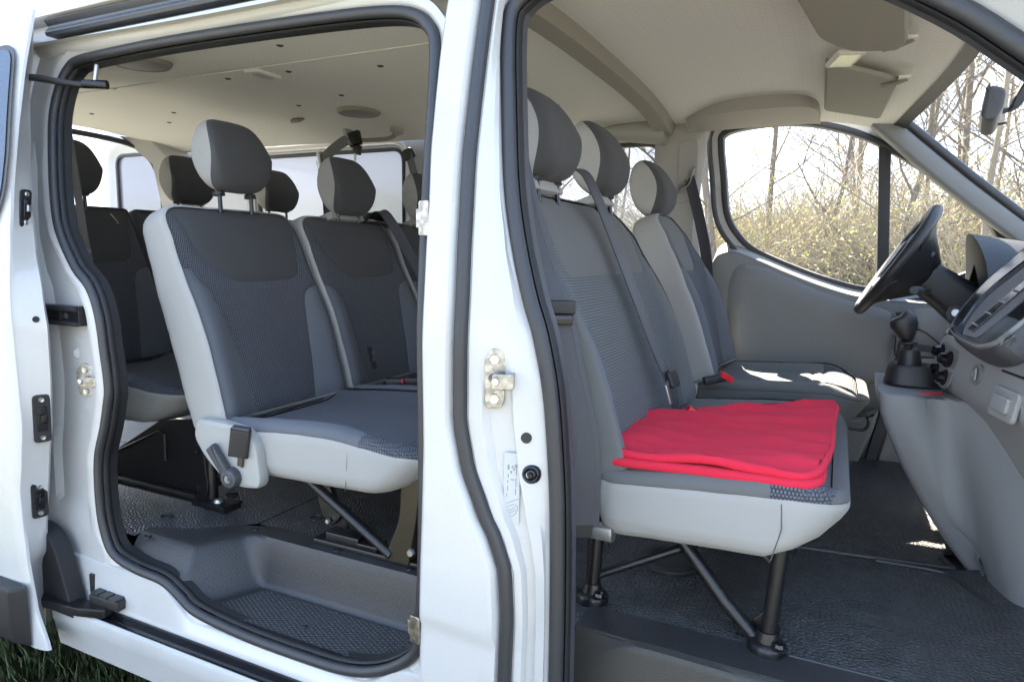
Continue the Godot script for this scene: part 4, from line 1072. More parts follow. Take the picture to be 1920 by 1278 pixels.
# ---------------------------------------------------------------- seats
const BACK_RINGS := [[.010, .0], [.005, .003], [.002, .009], [.0, .020], [.0, .050], [.0, .078], [.006, .098], [.020, .108], [.05, .112]]
const ROLL_RINGS := [[.030, .0], [.018, .0020], [.009, .006], [.003, .012], [.0, .020], [.003, .023]]
const CUSHION_RINGS := [[.003, .023], [.0, .026], [-.001, .036], [.0, .055], [.0, .085], [.006, .108], [.020, .124], [.05, .130]]
func shell(b: B, o: Vector3, s: Vector3, t: Vector3, n: Vector3, h: Callable, outline: PackedVector2Array, rings: Array, nose := 0.0, length := 1.0, last := true) -> B:
	outline = dense(outline)
	var base := B.inset(outline, .030 if nose > 0.0 else rings[0][0])
	var rs := []
	for q in rings:
		var p := B.inset(outline, q[0])
		var ring := PackedVector3Array()
		for i in p.size():
			var e := p[i]
			var d: float = q[1]
			if nose > 0.0: e.y -= nose * pow(maxf(0.0, d - .03) / .1, 1.6) * sst(length * .62, length, base[i].y)
			ring.append(o + s * e.x + t * e.y + wob(o + s * e.x + t * e.y - n * d) * n.lerp((Vector3(signf(e.x - .2), 0, 0).x * s), sst(.01, .05, d)) + n * ((h.call(base[i].x, base[i].y) as float) * (1.0 - sst(.0, .07, d)) - d))
		rs.append(ring)
	return b.loft(rs, true, false, last)
# cuts the face of a pad into cloth panels; each panel is a mesh of its own whose rim sinks into the seam
func panels(o: Vector3, s: Vector3, t: Vector3, n: Vector3, h: Callable, face: PackedVector2Array, cuts: Array, rest: Array, parent: Node3D) -> void:
	var f := func(x, y): return o + s * x + t * y + n * (h.call(x, y) as float)
	var left: Array[PackedVector2Array] = [face]
	for c in cuts:
		var nxt: Array[PackedVector2Array] = []
		for l in left:
			for g in Geometry2D.intersect_polygons(l, c[2]):
				if area(g) > .0004: put(facing(n).patch(g, f, .016, c[3] if c.size() > 3 else .006, .007), c[0], c[1], parent, 60)
			nxt.append_array(Geometry2D.clip_polygons(l, c[2]))
		left = nxt
	for l in left:
		if area(l) > .0004: put(facing(n).patch(l, f, .016, .006, .007), rest[0], rest[1], parent, 60)
var wobble: FastNoiseLite
func wob(p: Vector3) -> float:
	if wobble == null:
		wobble = FastNoiseLite.new()
		wobble.seed = 8
		wobble.frequency = 9.0
	return .0032 * wobble.get_noise_3dv(p)
func dense(p: PackedVector2Array, step := .018) -> PackedVector2Array:
	var r := PackedVector2Array()
	for i in p.size():
		var a := p[i]
		var b := p[(i + 1) % p.size()]
		var k := maxi(1, ceili(a.distance_to(b) / step))
		for j in k: r.append(a.lerp(b, float(j) / k))
	return r
# the cloth rolled over a cushion's edge; between t0 and t1 along the near side it is the dotted cloth
func roll(o: Vector3, s: Vector3, t: Vector3, n: Vector3, h: Callable, outline: PackedVector2Array, nose: float, length: float, m: Material, m2: Material, t0: float, t1: float, parent: Node3D) -> void:
	var all := shell(B.new(), o, s, t, n, h, outline, ROLL_RINGS, nose, length, false)
	var plain := B.new()
	var dotted := B.new()
	for i in range(0, all.v.size(), 6):
		var c := all.v[i] - o
		var pick := c.dot(t) > t0 and c.dot(t) < t1 and (c.dot(s) < .12 or t1 > 1.0)
		var b := dotted if pick else plain
		for j in range(i, mini(i + 6, all.v.size()), 3): b.tri(all.v[j], all.v[j + 1], all.v[j + 2])
	put(plain, "rolled_edge", m, parent, 60)
	if dotted.v.size(): put(dotted, "dotted_edge", m2, parent, 60)
func facing(n: Vector3) -> B:
	var b := B.new()
	b.up = n
	return b
func area(p: PackedVector2Array) -> float:
	var a := 0.0
	for i in p.size(): a += p[i].cross(p[(i + 1) % p.size()])
	return absf(a) * .5
func headrest(parent: Node3D, c: Vector3, lean: float, w := .18, h := .190, d := .118, lift := .03, side_m: Material = null, band_m: Material = null) -> void:
	var bs := Basis(Vector3(0, 0, 1), lean)
	var seg := 64
	var pos := func(a: float, g: float, shrink: float) -> Vector3:
		var k := pow(1.0 - pow(absf(a), 4.2), 1.0 / 2.1) if absf(a) < .999 else 0.0
		k = lerpf(.30, 1.0, k) * shrink
		var cx := cos(g)
		var cy := sin(g)
		var x := signf(cx) * pow(absf(cx), .80) * d * .5
		var y := signf(cy) * pow(absf(cy), .80) * h * .5
		var tp := clampf(y / h + .5, 0.0, 1.0)
		x *= 1.0 - .22 * tp * tp                         # slimmer towards the top
		x += .012 * (1.0 - 2.0 * absf(tp - .45)) * (1.0 if cx > 0 else .0)
		x -= .014 * tp
		return Vector3(x * (lerpf(.75, 1.0, k) if shrink > .99 else .75 * shrink + .1 * (1 - shrink)), y * k, -a * w * .5) * (1.0 + 3.0 * wob(c * 3.0 + Vector3(cx, cy, a) * .2))
	# the dark band wraps round the front corners; the pale inset covers the rear of each side
	var band := B.new()
	var sides := [B.new(), B.new()]
	var rows := []
	for i in 57:
		var e := (i - 28) / 28.0
		var ae := absf(e)
		var sh := 1.0 - sst(.86, 1.0, ae)
		var ring := PackedVector3Array()
		for q in seg: ring.append(pos.call(signf(e) * minf(pow(ae / .86, .75) * .998, .998), TAU * q / seg, maxf(sh, .02)))
		rows.append(ring)
	var all := B.new().loft(rows, true, true, true)
	for i in range(0, all.v.size(), 3):
		var fv := []
		for k in 3:
			var m := all.v[i + k]
			fv.append(minf(d * (.29 - .42 * pow(m.y / (h * .5), 2.0)) - m.x, (absf(m.z) - w * .33) * 1.5))
		var pale: B = sides[0] if all.v[i].z > 0 else sides[1]
		for keep in [1.0, -1.0]:
			var poly := PackedVector3Array()
			for k in 3:
				var a := all.v[i + k]
				var b := all.v[i + (k + 1) % 3]
				var fa: float = fv[k] * keep
				var fb: float = fv[(k + 1) % 3] * keep
				if fa >= 0: poly.append(a)
				if fa * fb < 0: poly.append(a.lerp(b, fa / (fa - fb)))
			for k in range(1, poly.size() - 1): (pale if keep > 0 else band).tri(c + bs * poly[0], c + bs * poly[k], c + bs * poly[k + 1])
	var hr := put(band, "headrest", band_m if band_m else M.char, parent, 60)
	for b in sides: put(b, "headrest_side", side_m if side_m else M.light, hr, 60)
	for s in [-1.0, 1.0]:
		var foot := c + bs * Vector3(-.006, -h * .5 + .02, s * .055)
		put(B.new().tube(V3([foot, foot + bs * Vector3(-.004, -.02 - lift - .05, 0)]), .0062, 8), "headrest_post", M.gloss, hr, 60)
		put(B.new().lathe([[.017, -.004], [.016, .006], [.010, .009], [.007, .009]], foot + bs * Vector3(-.004, -.02 - lift, 0), bs.y, 14), "post_guide", M.plastic, hr)
func seat_outline(w: float, h: float, r := .075) -> PackedVector2Array:
	return rpoly([[0, 0, .02], [w, 0, .02], [w, h * .6, .02], [w - .006, h, r], [.006, h, r], [0, h * .6, .02]], 6)
func row_seat(parent: Node3D, x: float, z: float, outer: bool, raised: float, dy := 0.0, corner := .07, side_m: Material = null) -> void:
	var w := .482
	var s := Vector3(0, 0, -1)
	# backrest
	var o := Vector3(x + .18, .828 + dy, z)
	var t := Vector3(-.18, .538, 0).normalized()
	var n := Vector3(.538, .18, 0).normalized()
	var hh := .592
	var hb := func(a: float, b: float) -> float:
		var e := exp(-pow((a - .035) / .055, 2)) + exp(-pow((w - .035 - a) / .055, 2))
		return .030 * e * sst(.46, .20, b) + .010 * sin(PI * clampf(b / hh, 0, 1)) - .004 - .012 * sst(.48, .58, b)
	var out := seat_outline(w, hh, corner)
	var back := put(shell(B.new(), o, s, t, n, hb, out, BACK_RINGS), "backrest", side_m if side_m else M.light, parent, 50)
	var face := B.inset(out, BACK_RINGS[0][0])
	var head := cr2(V2([[.070, .63], [.066, .52], [.082, .45], [.130, .405], [.180, .372], [.30, .370], [.395, .378], [.425, .42], [.440, .49], [.445, .63]]), 4, true)
	var lw := V2([[-.05, .425], [.035, .410], [.075, .345], [.105, .26], [.125, .15], [.140, -.05], [-.05, -.05]]) if outer else cr2(V2([[-.05, -.05], [-.05, .33], [.02, .345], [.070, .325], [.092, .26], [.108, .13], [.115, -.05]]), 4, true)
	var rw := cr2(V2([[.54, -.05], [.54, .33], [.46, .345], [.412, .325], [.392, .26], [.376, .13], [.368, -.05]]), 4, true)
	panels(o, s, t, n, hb, face, [["upper_panel", M.char, head], ["side_bolster", M.slatecloth, lw], ["side_bolster", M.slatecloth, rw]], ["centre_panel", M.weave], back)
	# cushion
	o = Vector3(x + .165, .838 + dy, z)
	t = Vector3(1, .03, 0).normalized()
	n = Vector3(-.03, 1, 0).normalized()
	var len := .62
	var hc := func(a: float, b: float) -> float:
		var e := exp(-pow((a - .03) / .05, 2)) + exp(-pow((w - .03 - a) / .05, 2))
		return .022 * e * sst(.54, .34, b) - .035 * pow(sst(.44, .64, b), 2.0) + .012 * sst(.0, .3, b) - .012
	out = rpoly([[0, 0, .06], [w, 0, .06], [w, len, .12], [0, len, .12]], 6)
	var cu := put(shell(B.new(), o, s, t, n, hc, out, CUSHION_RINGS, .10, len), "cushion", M.light, parent, 50)
	roll(o, s, t, n, hc, out, .10, len, M.slatecloth, M.weave3, .45, 9.0, cu)
	face = B.inset(out, .030)
	var near := cr2(V2([[-.05, -.05], [-.05, .44], [.03, .445], [.06, .40], [.085, .26], [.09, -.05]]), 4, true)
	panels(o, s, t, n, hc, face, [["side_bolster", M.slatecloth, near]] if outer else [], ["centre_panel", M.weave], cu)
	headrest(parent, Vector3(x - .005, 1.522 + raised + dy, z - .242), .10, .20, .198, .098, .006 + raised)
func bench_legs_row2(p: Node3D, x: float, z: float) -> void:
	# near frame: front post, brace, short rear strut, floor rail, and the same at the far end
	for zz in [z - .055, z - 1.30]:
		var fr := put(B.new().prism(rpoly([[-.195, .556, .01], [-.125, .556, .006], [-.105, .66, .02], [-.085, .80, .004], [-.140, .80, .004], [-.150, .66, .03]]), Vector3(x + .83 - .83 + .0, 0, zz), Vector3.RIGHT, Vector3.UP, Vector3(0, 0, -.030), .003), "front_leg", M.bronze, p, 40)
		put(B.new().tube(V3([[x - .46, .726, zz - .012], [x - .175, .570, zz - .005]]), .0125, 12), "brace", M.steel, p, 60)
		put(B.new().prism(rpoly([[-.475, .73, .004], [-.425, .73, .004], [-.372, .60, .008], [-.40, .575, .008], [-.43, .60, .004]]), Vector3(x, 0, zz - .06), Vector3.RIGHT, Vector3.UP, Vector3(0, 0, -.018), .003), "rear_strut", M.steel, p, 40)
		put(B.new().box(Vector3(x - .24, .556, zz - .03), Vector3(.34, .016, .052), .004), "floor_rail", M.steel, p)
		put(B.new().box(Vector3(x - .33, .572, zz - .035), Vector3(.10, .020, .040), .004), "latch_block", M.steel, p)
		put(B.new().box(Vector3(x - .25, .570, zz - .03), Vector3(.06, .012, .044), .003), "latch_block", M.gloss, p)
		put(B.new().prism(rpoly([[-.41, .565, .003], [-.36, .565, .003], [-.35, .625, .003], [-.39, .630, .003]]), Vector3(x, 0, zz - .072), Vector3.RIGHT, Vector3.UP, Vector3(0, 0, -.006), .001), "bracket_plate", M.steel, p)
		put(B.new().lathe([[.0, .008], [.008, .008], [.010, .004], [.010, .0]], Vector3(x - .115, .592, zz + .001), Vector3.BACK, 6), "bolt", M.chrome, p)
		put(B.new().lathe([[.0, .006], [.006, .006], [.008, .0]], Vector3(x - .405, .590, zz - .055), Vector3.BACK, 6), "bolt", M.chrome, p)
	put(B.new().tube(V3([[x - .10, .72, z - .07], [x - .10, .72, z - 1.33]]), .014, 12), "cross_tube", M.steel, p, 60)
	put(B.new().tube(V3([[x - .46, .735, z - .07], [x - .46, .735, z - 1.33]]), .014, 12), "cross_tube", M.steel, p, 60)
	put(B.new().tube(V3([[x - .14, .60, z - .42], [x - .40, .66, z - .42]]), .011, 10), "brace", M.steel, p, 60)
	put(B.new().box(Vector3(x - .24, .556, z - .45), Vector3(.34, .014, .05), .004), "floor_rail", M.steel, p)
func build_seats() -> void:
	var s := Vector3(0, 0, -1)
	# ---- front passenger bench: one wide back, one wide cushion
	var fb := thing("front_passenger_bench", "two-seat grey front bench carrying a folded red blanket", "car seat", Vector3(.45, .55, -.66), "rows of seats in the van")
	var w := .80
	var o := Vector3(.345, .838, -.275)
	var t := Vector3(-.215, .575, 0).normalized()
	var n := Vector3(.575, .215, 0).normalized()
	var hh := .610
	var hb := func(a: float, b: float) -> float:
		var e := 1.2 * exp(-pow((a - .02) / .04, 2)) + exp(-pow((w - .05 - a) / .07, 2))
		return .030 * e * sst(.50, .20, b) + .014 * sin(PI * clampf(b / hh, 0, 1)) - .004 - .014 * sst(.50, .60, b)
	var out := rpoly([[0, 0, .02], [w, 0, .02], [w, .36, .05], [w - .10, hh, .09], [.05, hh, .07], [0, .40, .05]], 6)
	var back := put(shell(B.new(), o, s, t, n, hb, out, [[.010, .0], [.005, .003], [.002, .009], [.0, .020], [.0, .040], [.004, .058], [.02, .068], [.05, .070]]), "backrest", M.greycloth, fb, 50)
	var face := B.inset(out, .010)
	var head := rpoly([[.085, .66, .01], [.085, .405, .05], [.69, .405, .02], [.70, .66, .01]])
	var lw := cr2(V2([[-.05, -.05], [-.05, .40], [.005, .40], [.025, .34], [.04, .22], [.048, .1], [.048, -.05]]), 4, true)
	var rw := cr2(V2([[.86, -.05], [.86, .44], [.745, .46], [.715, .36], [.70, .2], [.69, -.05]]), 4, true)
	panels(o, s, t, n, hb, face, [["upper_panel", M.greycloth, head], ["side_bolster", M.slatecloth, lw], ["side_bolster", M.greycloth, rw]], ["centre_panel", M.rib], back)
	for q in [-.45, -.845]:
		headrest(fb, Vector3(.105, 1.525, q), .20, .20, .200, .118, .0)
		put(B.new().prism(rpoly([[-.085, 0, .01], [.085, 0, .01], [.075, .026, .008], [-.075, .026, .008]]), Vector3(.128, 1.405, q), Vector3(0, 0, 1), t, n * -.07, .004), "headrest_base", M.light, fb, 40)
	o = Vector3(.305, .846, -.262)
	t = Vector3(1, .045, 0).normalized()
	n = Vector3(-.045, 1, 0).normalized()
	var len := .455
	var hc := func(a: float, b: float) -> float:
		var e := exp(-pow((a - .04) / .06, 2)) + exp(-pow((w - .04 - a) / .07, 2))
		return .020 * e - .028 * pow(sst(.33, .47, b), 2.0) + .010 * sst(.0, .3, b) - .012
	out = rpoly([[0, 0, .06], [w, 0, .06], [w, len, .12], [0, len, .11]], 6)
	var cu := put(shell(B.new(), o, s, t, n, hc, out, CUSHION_RINGS, .11, len), "cushion", M.light, fb, 50)
	roll(o, s, t, n, hc, out, .11, len, M.greycloth, M.weave3, .335, .43, cu)
	face = B.inset(out, .030)
	var dots := V2([[-.05, .335], [.075, .335], [.095, .39], [.095, .42], [-.05, .425]])
	var border := V2([[-.05, -.05], [.10, -.05], [.10, .36], [.10, .52], [-.05, .52]])
	var border2 := V2([[.66, -.05], [.90, -.05], [.90, .60], [-.05, .60], [-.05, .405], [.30, .405], [.62, .40], [.66, .30]])
	panels(o, s, t, n, hc, face, [["front_insert", M.weave, dots], ["side_bolster", M.greycloth, border], ["side_bolster", M.greycloth, border2]], ["centre_panel", M.rib], cu)
	put(B.new().tube(V3([[.652, .845, -.2605], [.655, .80, -.2605], [.640, .735, -.272]]), .0010, 6), "cushion_seam", M.greybelt, cu, 60)
	# frame under the bench
	put(B.new().tube(V3([[.655, .765, -.30], [.642, .562, -.300]]), .0145, 14), "front_leg", M.steel, fb, 60)
	put(B.new().tube(V3([[.655, .765, -1.0], [.642, .562, -1.0]]), .0145, 14), "front_leg", M.steel, fb, 60)
	put(B.new().tube(V3([[.30, .75, -.33], [.295, .562, -.325]]), .016, 14), "rear_leg", M.steel, fb, 60)
	put(B.new().tube(V3([[.30, .75, -1.0], [.295, .562, -1.0]]), .016, 14), "rear_leg", M.steel, fb, 60)
	put(B.new().tube(V3([[.420, .760, -.36], [.560, .615, -.325], [.618, .566, -.312]]), .0135, 14), "brace", M.steel, fb, 60)
	put(B.new().tube(V3([[.305, .605, -.33], [.590, .735, -.42]]), .0085, 10), "brace", M.steel, fb, 60)
	put(B.new().tube(V3([[.42, .74, -.30], [.42, .74, -1.02]]), .014, 10), "cross_tube", M.steel, fb, 60)
	put(B.new().tube(V3([[.65, .765, -.30], [.65, .765, -1.02]]), .014, 10), "cross_tube", M.steel, fb, 60)
	put(B.new().prism(rpoly([[-.03, -.05, .01], [.11, -.05, .02], [.11, .05, .02], [-.03, .05, .02]]), Vector3(.58, .724, -.46), Vector3(.72, -.68, 0), Vector3(0, 0, 1), Vector3(.68, .72, 0) * -.012, .004), "jack_holder", M.steel, fb, 40)
	for q in [[.642, -.300], [.295, -.325]]:
		var ft := put(B.new().lathe([[.034, -.010], [.034, .002], [.031, .008], [.022, .012], [.018, .030], [.0, .030]], Vector3(q[0], .560, q[1]), Vector3.UP, 20), "floor_foot", M.steel, fb, 40)
		put(B.new().lathe([[.0, .010], [.008, .010], [.010, .004], [.014, .003], [.014, 0]], Vector3(q[0] + .022, .570, q[1] + .020), Vector3.UP, 8), "bolt", M.gloss, ft)
	put(B.new().prism(rpoly([[-.045, -.006, .01], [.03, -.006, .01], [.036, .030, .012], [.012, .06, .012], [-.01, .035, .01]]), Vector3(.628, .562, -.330), Vector3.RIGHT, Vector3.UP, Vector3(0, 0, .006), .002), "foot_gusset", M.steel, fb)
	put(B.new().lathe([[.075, 0], [.075, .006], [.068, .010], [.05, .008], [.045, .004], [.0, .004]], Vector3(.40, .553, -.58), Vector3.UP, 28), "floor_cover", M.step, van)
	put(B.new().box(Vector3(.315, .722, -.285), Vector3(.07, .03, .035), .008), "recliner_bracket", M.chrome, fb)
	# ---- driver's seat
	var ds := thing("driver_seat", "single dark driver's seat behind the steering wheel", "car seat", Vector3(.45, .55, -1.41), "rows of seats in the van")
	w = .49
	o = Vector3(.365, .88, -1.165)
	t = Vector3(-.20, .55, 0).normalized()
	n = Vector3(.55, .20, 0).normalized()
	var hd := func(a: float, b: float) -> float:
		var e := exp(-pow((a - .05) / .055, 2)) + exp(-pow((.49 - .05 - a) / .055, 2))
		return .042 * e * sst(.52, .22, b) + .014 * sin(PI * clampf(b / .575, 0, 1)) - .004 - .012 * sst(.48, .56, b)
	out = rpoly([[.01, 0, .02], [.48, 0, .02], [.49, .34, .05], [.39, .575, .08], [.10, .575, .08], [.0, .34, .05]], 6)
	back = put(shell(B.new(), o, s, t, n, hd, out, BACK_RINGS), "backrest", M.light, ds, 50)
	face = B.inset(out, .010)
	head = rpoly([[.10, .62, .01], [.135, .36, .03], [.355, .36, .03], [.39, .62, .01]])
	lw = cr2(V2([[-.05, -.05], [-.05, .36], [.04, .37], [.085, .30], [.10, .18], [.105, -.05]]), 4, true)
	rw = cr2(V2([[.54, -.05], [.54, .36], [.45, .37], [.405, .30], [.39, .18], [.385, -.05]]), 4, true)
	panels(o, s, t, n, hd, face, [["upper_panel", M.greycloth, head], ["side_bolster", M.slatecloth, lw], ["side_bolster", M.slatecloth, rw]], ["centre_panel", M.weave], back)
	headrest(ds, Vector3(.118, 1.495, -1.395), .20, .20, .195, .118, .0)
	o = Vector3(.33, .868, -1.165)
	t = Vector3(1, .06, 0).normalized()
	n = Vector3(-.06, 1, 0).normalized()
	var hs := func(a: float, b: float) -> float:
		var e := exp(-pow((a - .04) / .05, 2)) + exp(-pow((.49 - .04 - a) / .05, 2))
		return .024 * e * sst(.46, .36, b) - .03 * pow(sst(.36, .50, b), 2.0) - .008
	out = rpoly([[0, 0, .06], [.49, 0, .06], [.49, .49, .12], [0, .49, .12]], 6)
	cu = put(shell(B.new(), o, s, t, n, hs, out, CUSHION_RINGS, .08, .49), "cushion", M.greycloth, ds, 50)
	roll(o, s, t, n, hs, out, .08, .49, M.greycloth, M.weave3, 9.0, 9.0, cu)
	face = B.inset(out, .030)
	panels(o, s, t, n, hs, face, [["centre_panel", M.rib, V2([[.10, -.05], [.39, -.05], [.39, .33], [.10, .33]])], ["front_insert", M.weave, V2([[.05, .36], [.44, .36], [.42, .52], [.07, .52]])]], ["side_bolster", M.greycloth], cu)
	put(B.new().box(Vector3(.56, .66, -1.41), Vector3(.40, .20, .36), .02), "seat_box", M.trim, ds)
	put(B.new().tube(cr3(V3([[.80, .735, -1.60], [.835, .735, -1.60], [.838, .70, -1.60], [.82, .685, -1.60], [.78, .69, -1.60]]), 4), .005, 8), "slide_bar", M.gloss, ds, 60)
	# ---- second row
	var r2 := thing("second_row_bench", "grey and dark blue middle bench with a recliner lever at the open side door", "car seat", Vector3(-.5, .55, -.9), "rows of seats in the van")
	row_seat(r2, -.832, -.208, true, .0)
	row_seat(r2, -.832, -.208 - .488, false, -.035)
	row_seat(r2, -.832, -.208 - .976, false, -.035)
	for q in [-.938, -1.426]:
		put(B.new().prism(rpoly([[-.09, 0, .01], [.09, 0, .01], [.075, .030, .008], [-.075, .030, .008]]), Vector3(-.832, 1.375, q), Vector3(0, 0, 1), Vector3(-.3, .95, 0), Vector3(-.95, -.3, 0) * .08, .004), "headrest_base", M.light, r2, 40)
	put(B.new().tube(V3([[-.250, .818, -.2085], [-.252, .78, -.2075], [-.262, .728, -.214]]), .0009, 6), "cushion_seam", M.greybelt, r2, 60)
	bench_legs_row2(r2, 0.0, -.208)
	var cov := rpoly([[-.715, .80, .02], [-.680, .755, .02], [-.63, .715, .02], [-.56, .692, .02], [-.495, .700, .015], [-.490, .725, .01], [-.495, .760, .01], [-.500, .805, .02], [-.535, .842, .02], [-.60, .850, .01], [-.70, .850, .02]])
	put(B.new().prism(cov, Vector3(0, 0, -.215), Vector3.RIGHT, Vector3.UP, Vector3(0, 0, .035), .010), "recliner_cover", M.cover, r2, 40)
	var lev := put(B.new().lathe([[.0, .016], [.010, .016], [.013, .019], [.021, .017], [.025, .010], [.025, -.004]], Vector3(-.574, .720, -.175), Vector3(.15, 0, 1), 24), "recliner_lever", M.slate, r2, 40)
	put(B.new().prism(rpoly([[-.014, -.012, .006], [.012, -.014, .006], [.016, .092, .004], [-.014, .092, .004]]), Vector3(-.575, .722, -.176), Vector3(.80, .60, 0), Vector3(-.66, .75, 0).normalized(), Vector3(.1, 0, 1).normalized() * .020, .006), "lever_arm", M.slate, lev, 40)
	put(B.new().lathe([[.0, .002], [.009, .002], [.010, .0], [.010, -.002]], Vector3(-.5715, .720, -.158), Vector3(.15, 0, 1), 18), "lever_cap", M.trim, lev)
	var bk := put(B.new().box(Vector3(-.538, .812, -.168), Vector3(.046, .070, .024), .006, Basis(Vector3(0, 0, 1), -.18) * Basis(Vector3(0, 1, 0), .5)), "belt_buckle", M.plastic, r2, 40)
	put(B.new().box(Vector3(-.532, .847, -.170), Vector3(.040, .010, .018), .003, Basis(Vector3(0, 0, 1), -.18) * Basis(Vector3(0, 1, 0), .5)), "buckle_button", M.slate, bk)
	put(B.new().box(Vector3(-.545, .775, -.176), Vector3(.018, .05, .004), .001, Basis(Vector3(0, 0, 1), -.15)), "buckle_strap", M.gloss, bk)
	for q in [[-.50, -.755], [-.46, -.795]]:
		put(B.new().box(Vector3(q[0], .868, q[1]), Vector3(.034, .014, .022), .003, Basis(Vector3(0, 1, 0), .5)), "buckle_release", M.red, r2)
		put(B.new().box(Vector3(q[0] - .012, .866, q[1] + .004), Vector3(.05, .020, .030), .005, Basis(Vector3(0, 1, 0), .5)), "belt_buckle", M.plastic, r2)
	var tag := put(B.new().box(Vector3(-.635, .925, -.800), Vector3(.003, .075, .022), .001, Basis(Vector3(0, 0, 1), .33)), "fastening_tag", M.lip, r2)
	text_mesh("ISOFIX", .015, M.chrome, "tag_lettering", tag, Vector3(-.629, .925, -.800), Basis(Vector3(0, -1, 0), Vector3(0, 0, -1), Vector3(1, 0, 0)))
	put(B.new().prism(rpoly([[-.10, 0, .02], [.09, 0, .02], [.07, .045, .03], [-.06, .045, .02]]), Vector3(-.835, 1.370, -1.13), Vector3(0, 0, -1), Vector3(-.3, .95, 0), Vector3(-.95, -.3, 0) * .06, .01), "belt_guide", M.plastic, r2, 40)
	ribbon("seat_belt", M.belt, [[-.86, 1.40, -1.105], [-.825, 1.413, -1.115], [-.795, 1.37, -1.14], [-.74, 1.22, -1.21], [-.69, 1.08, -1.26], [-.63, .90, -1.33]], .047, Vector3(.2, .15, -1), r2)
	# ---- third row
	var r3 := thing("third_row_bench", "black-shadowed rear bench seen behind the middle bench", "car seat", Vector3(-1.4, .55, -.9), "rows of seats in the van")
	var x3 := -1.72
	var z3 := -.285
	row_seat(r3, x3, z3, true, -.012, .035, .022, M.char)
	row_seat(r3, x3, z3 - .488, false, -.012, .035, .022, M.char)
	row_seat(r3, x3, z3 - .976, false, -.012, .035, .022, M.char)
	var plate := rpoly([[-1.335, .60, .01], [-1.02, .775, .01], [-.855, .80, .006], [-.832, .60, .01], [-.845, .565, .01], [-1.32, .562, .02]])
	var pl := put(B.new().prism(plate, Vector3(0, 0, -.315), Vector3.RIGHT, Vector3.UP, Vector3(0, 0, -.006), .002), "side_plate", M.steel, r3)
	put(B.new().tube(V3([[-1.22, .655, -.313], [-1.02, .745, -.313], [-1.0, .738, -.313], [-1.0, .66, -.313]]), .004, 6), "plate_ridge", M.steel, pl, 60)
	put(B.new().tube(V3([[-1.33, .572, -.305], [-.86, .572, -.305]]), .014, 12), "floor_tube", M.steel, r3, 60)
	put(B.new().tube(V3([[-.838, .80, -.335], [-.838, .570, -.335]]), .015, 12), "front_leg", M.steel, r3, 60)
	put(B.new().tube(V3([[-.838, .80, -1.45], [-.838, .570, -1.45]]), .015, 12), "front_leg", M.steel, r3, 60)
	put(B.new().tube(V3([[-1.33, .60, -.34], [-1.33, .60, -1.45]]), .014, 10), "cross_tube", M.steel, r3, 60)
	put(B.new().tube(V3([[-.838, .61, -.34], [-.838, .61, -1.45]]), .012, 10), "cross_tube", M.steel, r3, 60)
	put(B.new().tube(V3([[-.838, .76, -.34], [-.838, .76, -1.45]]), .014, 10), "cross_tube", M.steel, r3, 60)
	put(B.new().box(Vector3(-.815, .560, -.325), Vector3(.13, .018, .06), .005), "floor_latch", M.steel, r3)
	put(B.new().lathe([[.0, .012], [.010, .011], [.014, .004], [.014, 0]], Vector3(-.80, .566, -.320), Vector3.UP, 10), "bolt", M.chrome, r3)
	for q in [[-1.315, .60], [-.87, .60], [-.872, .70], [-.87, .775]]:
		put(B.new().lathe([[.0, .006], [.006, .006], [.009, .0]], Vector3(q[0], q[1], -.314), Vector3.BACK, 6), "bolt", M.steel, pl)
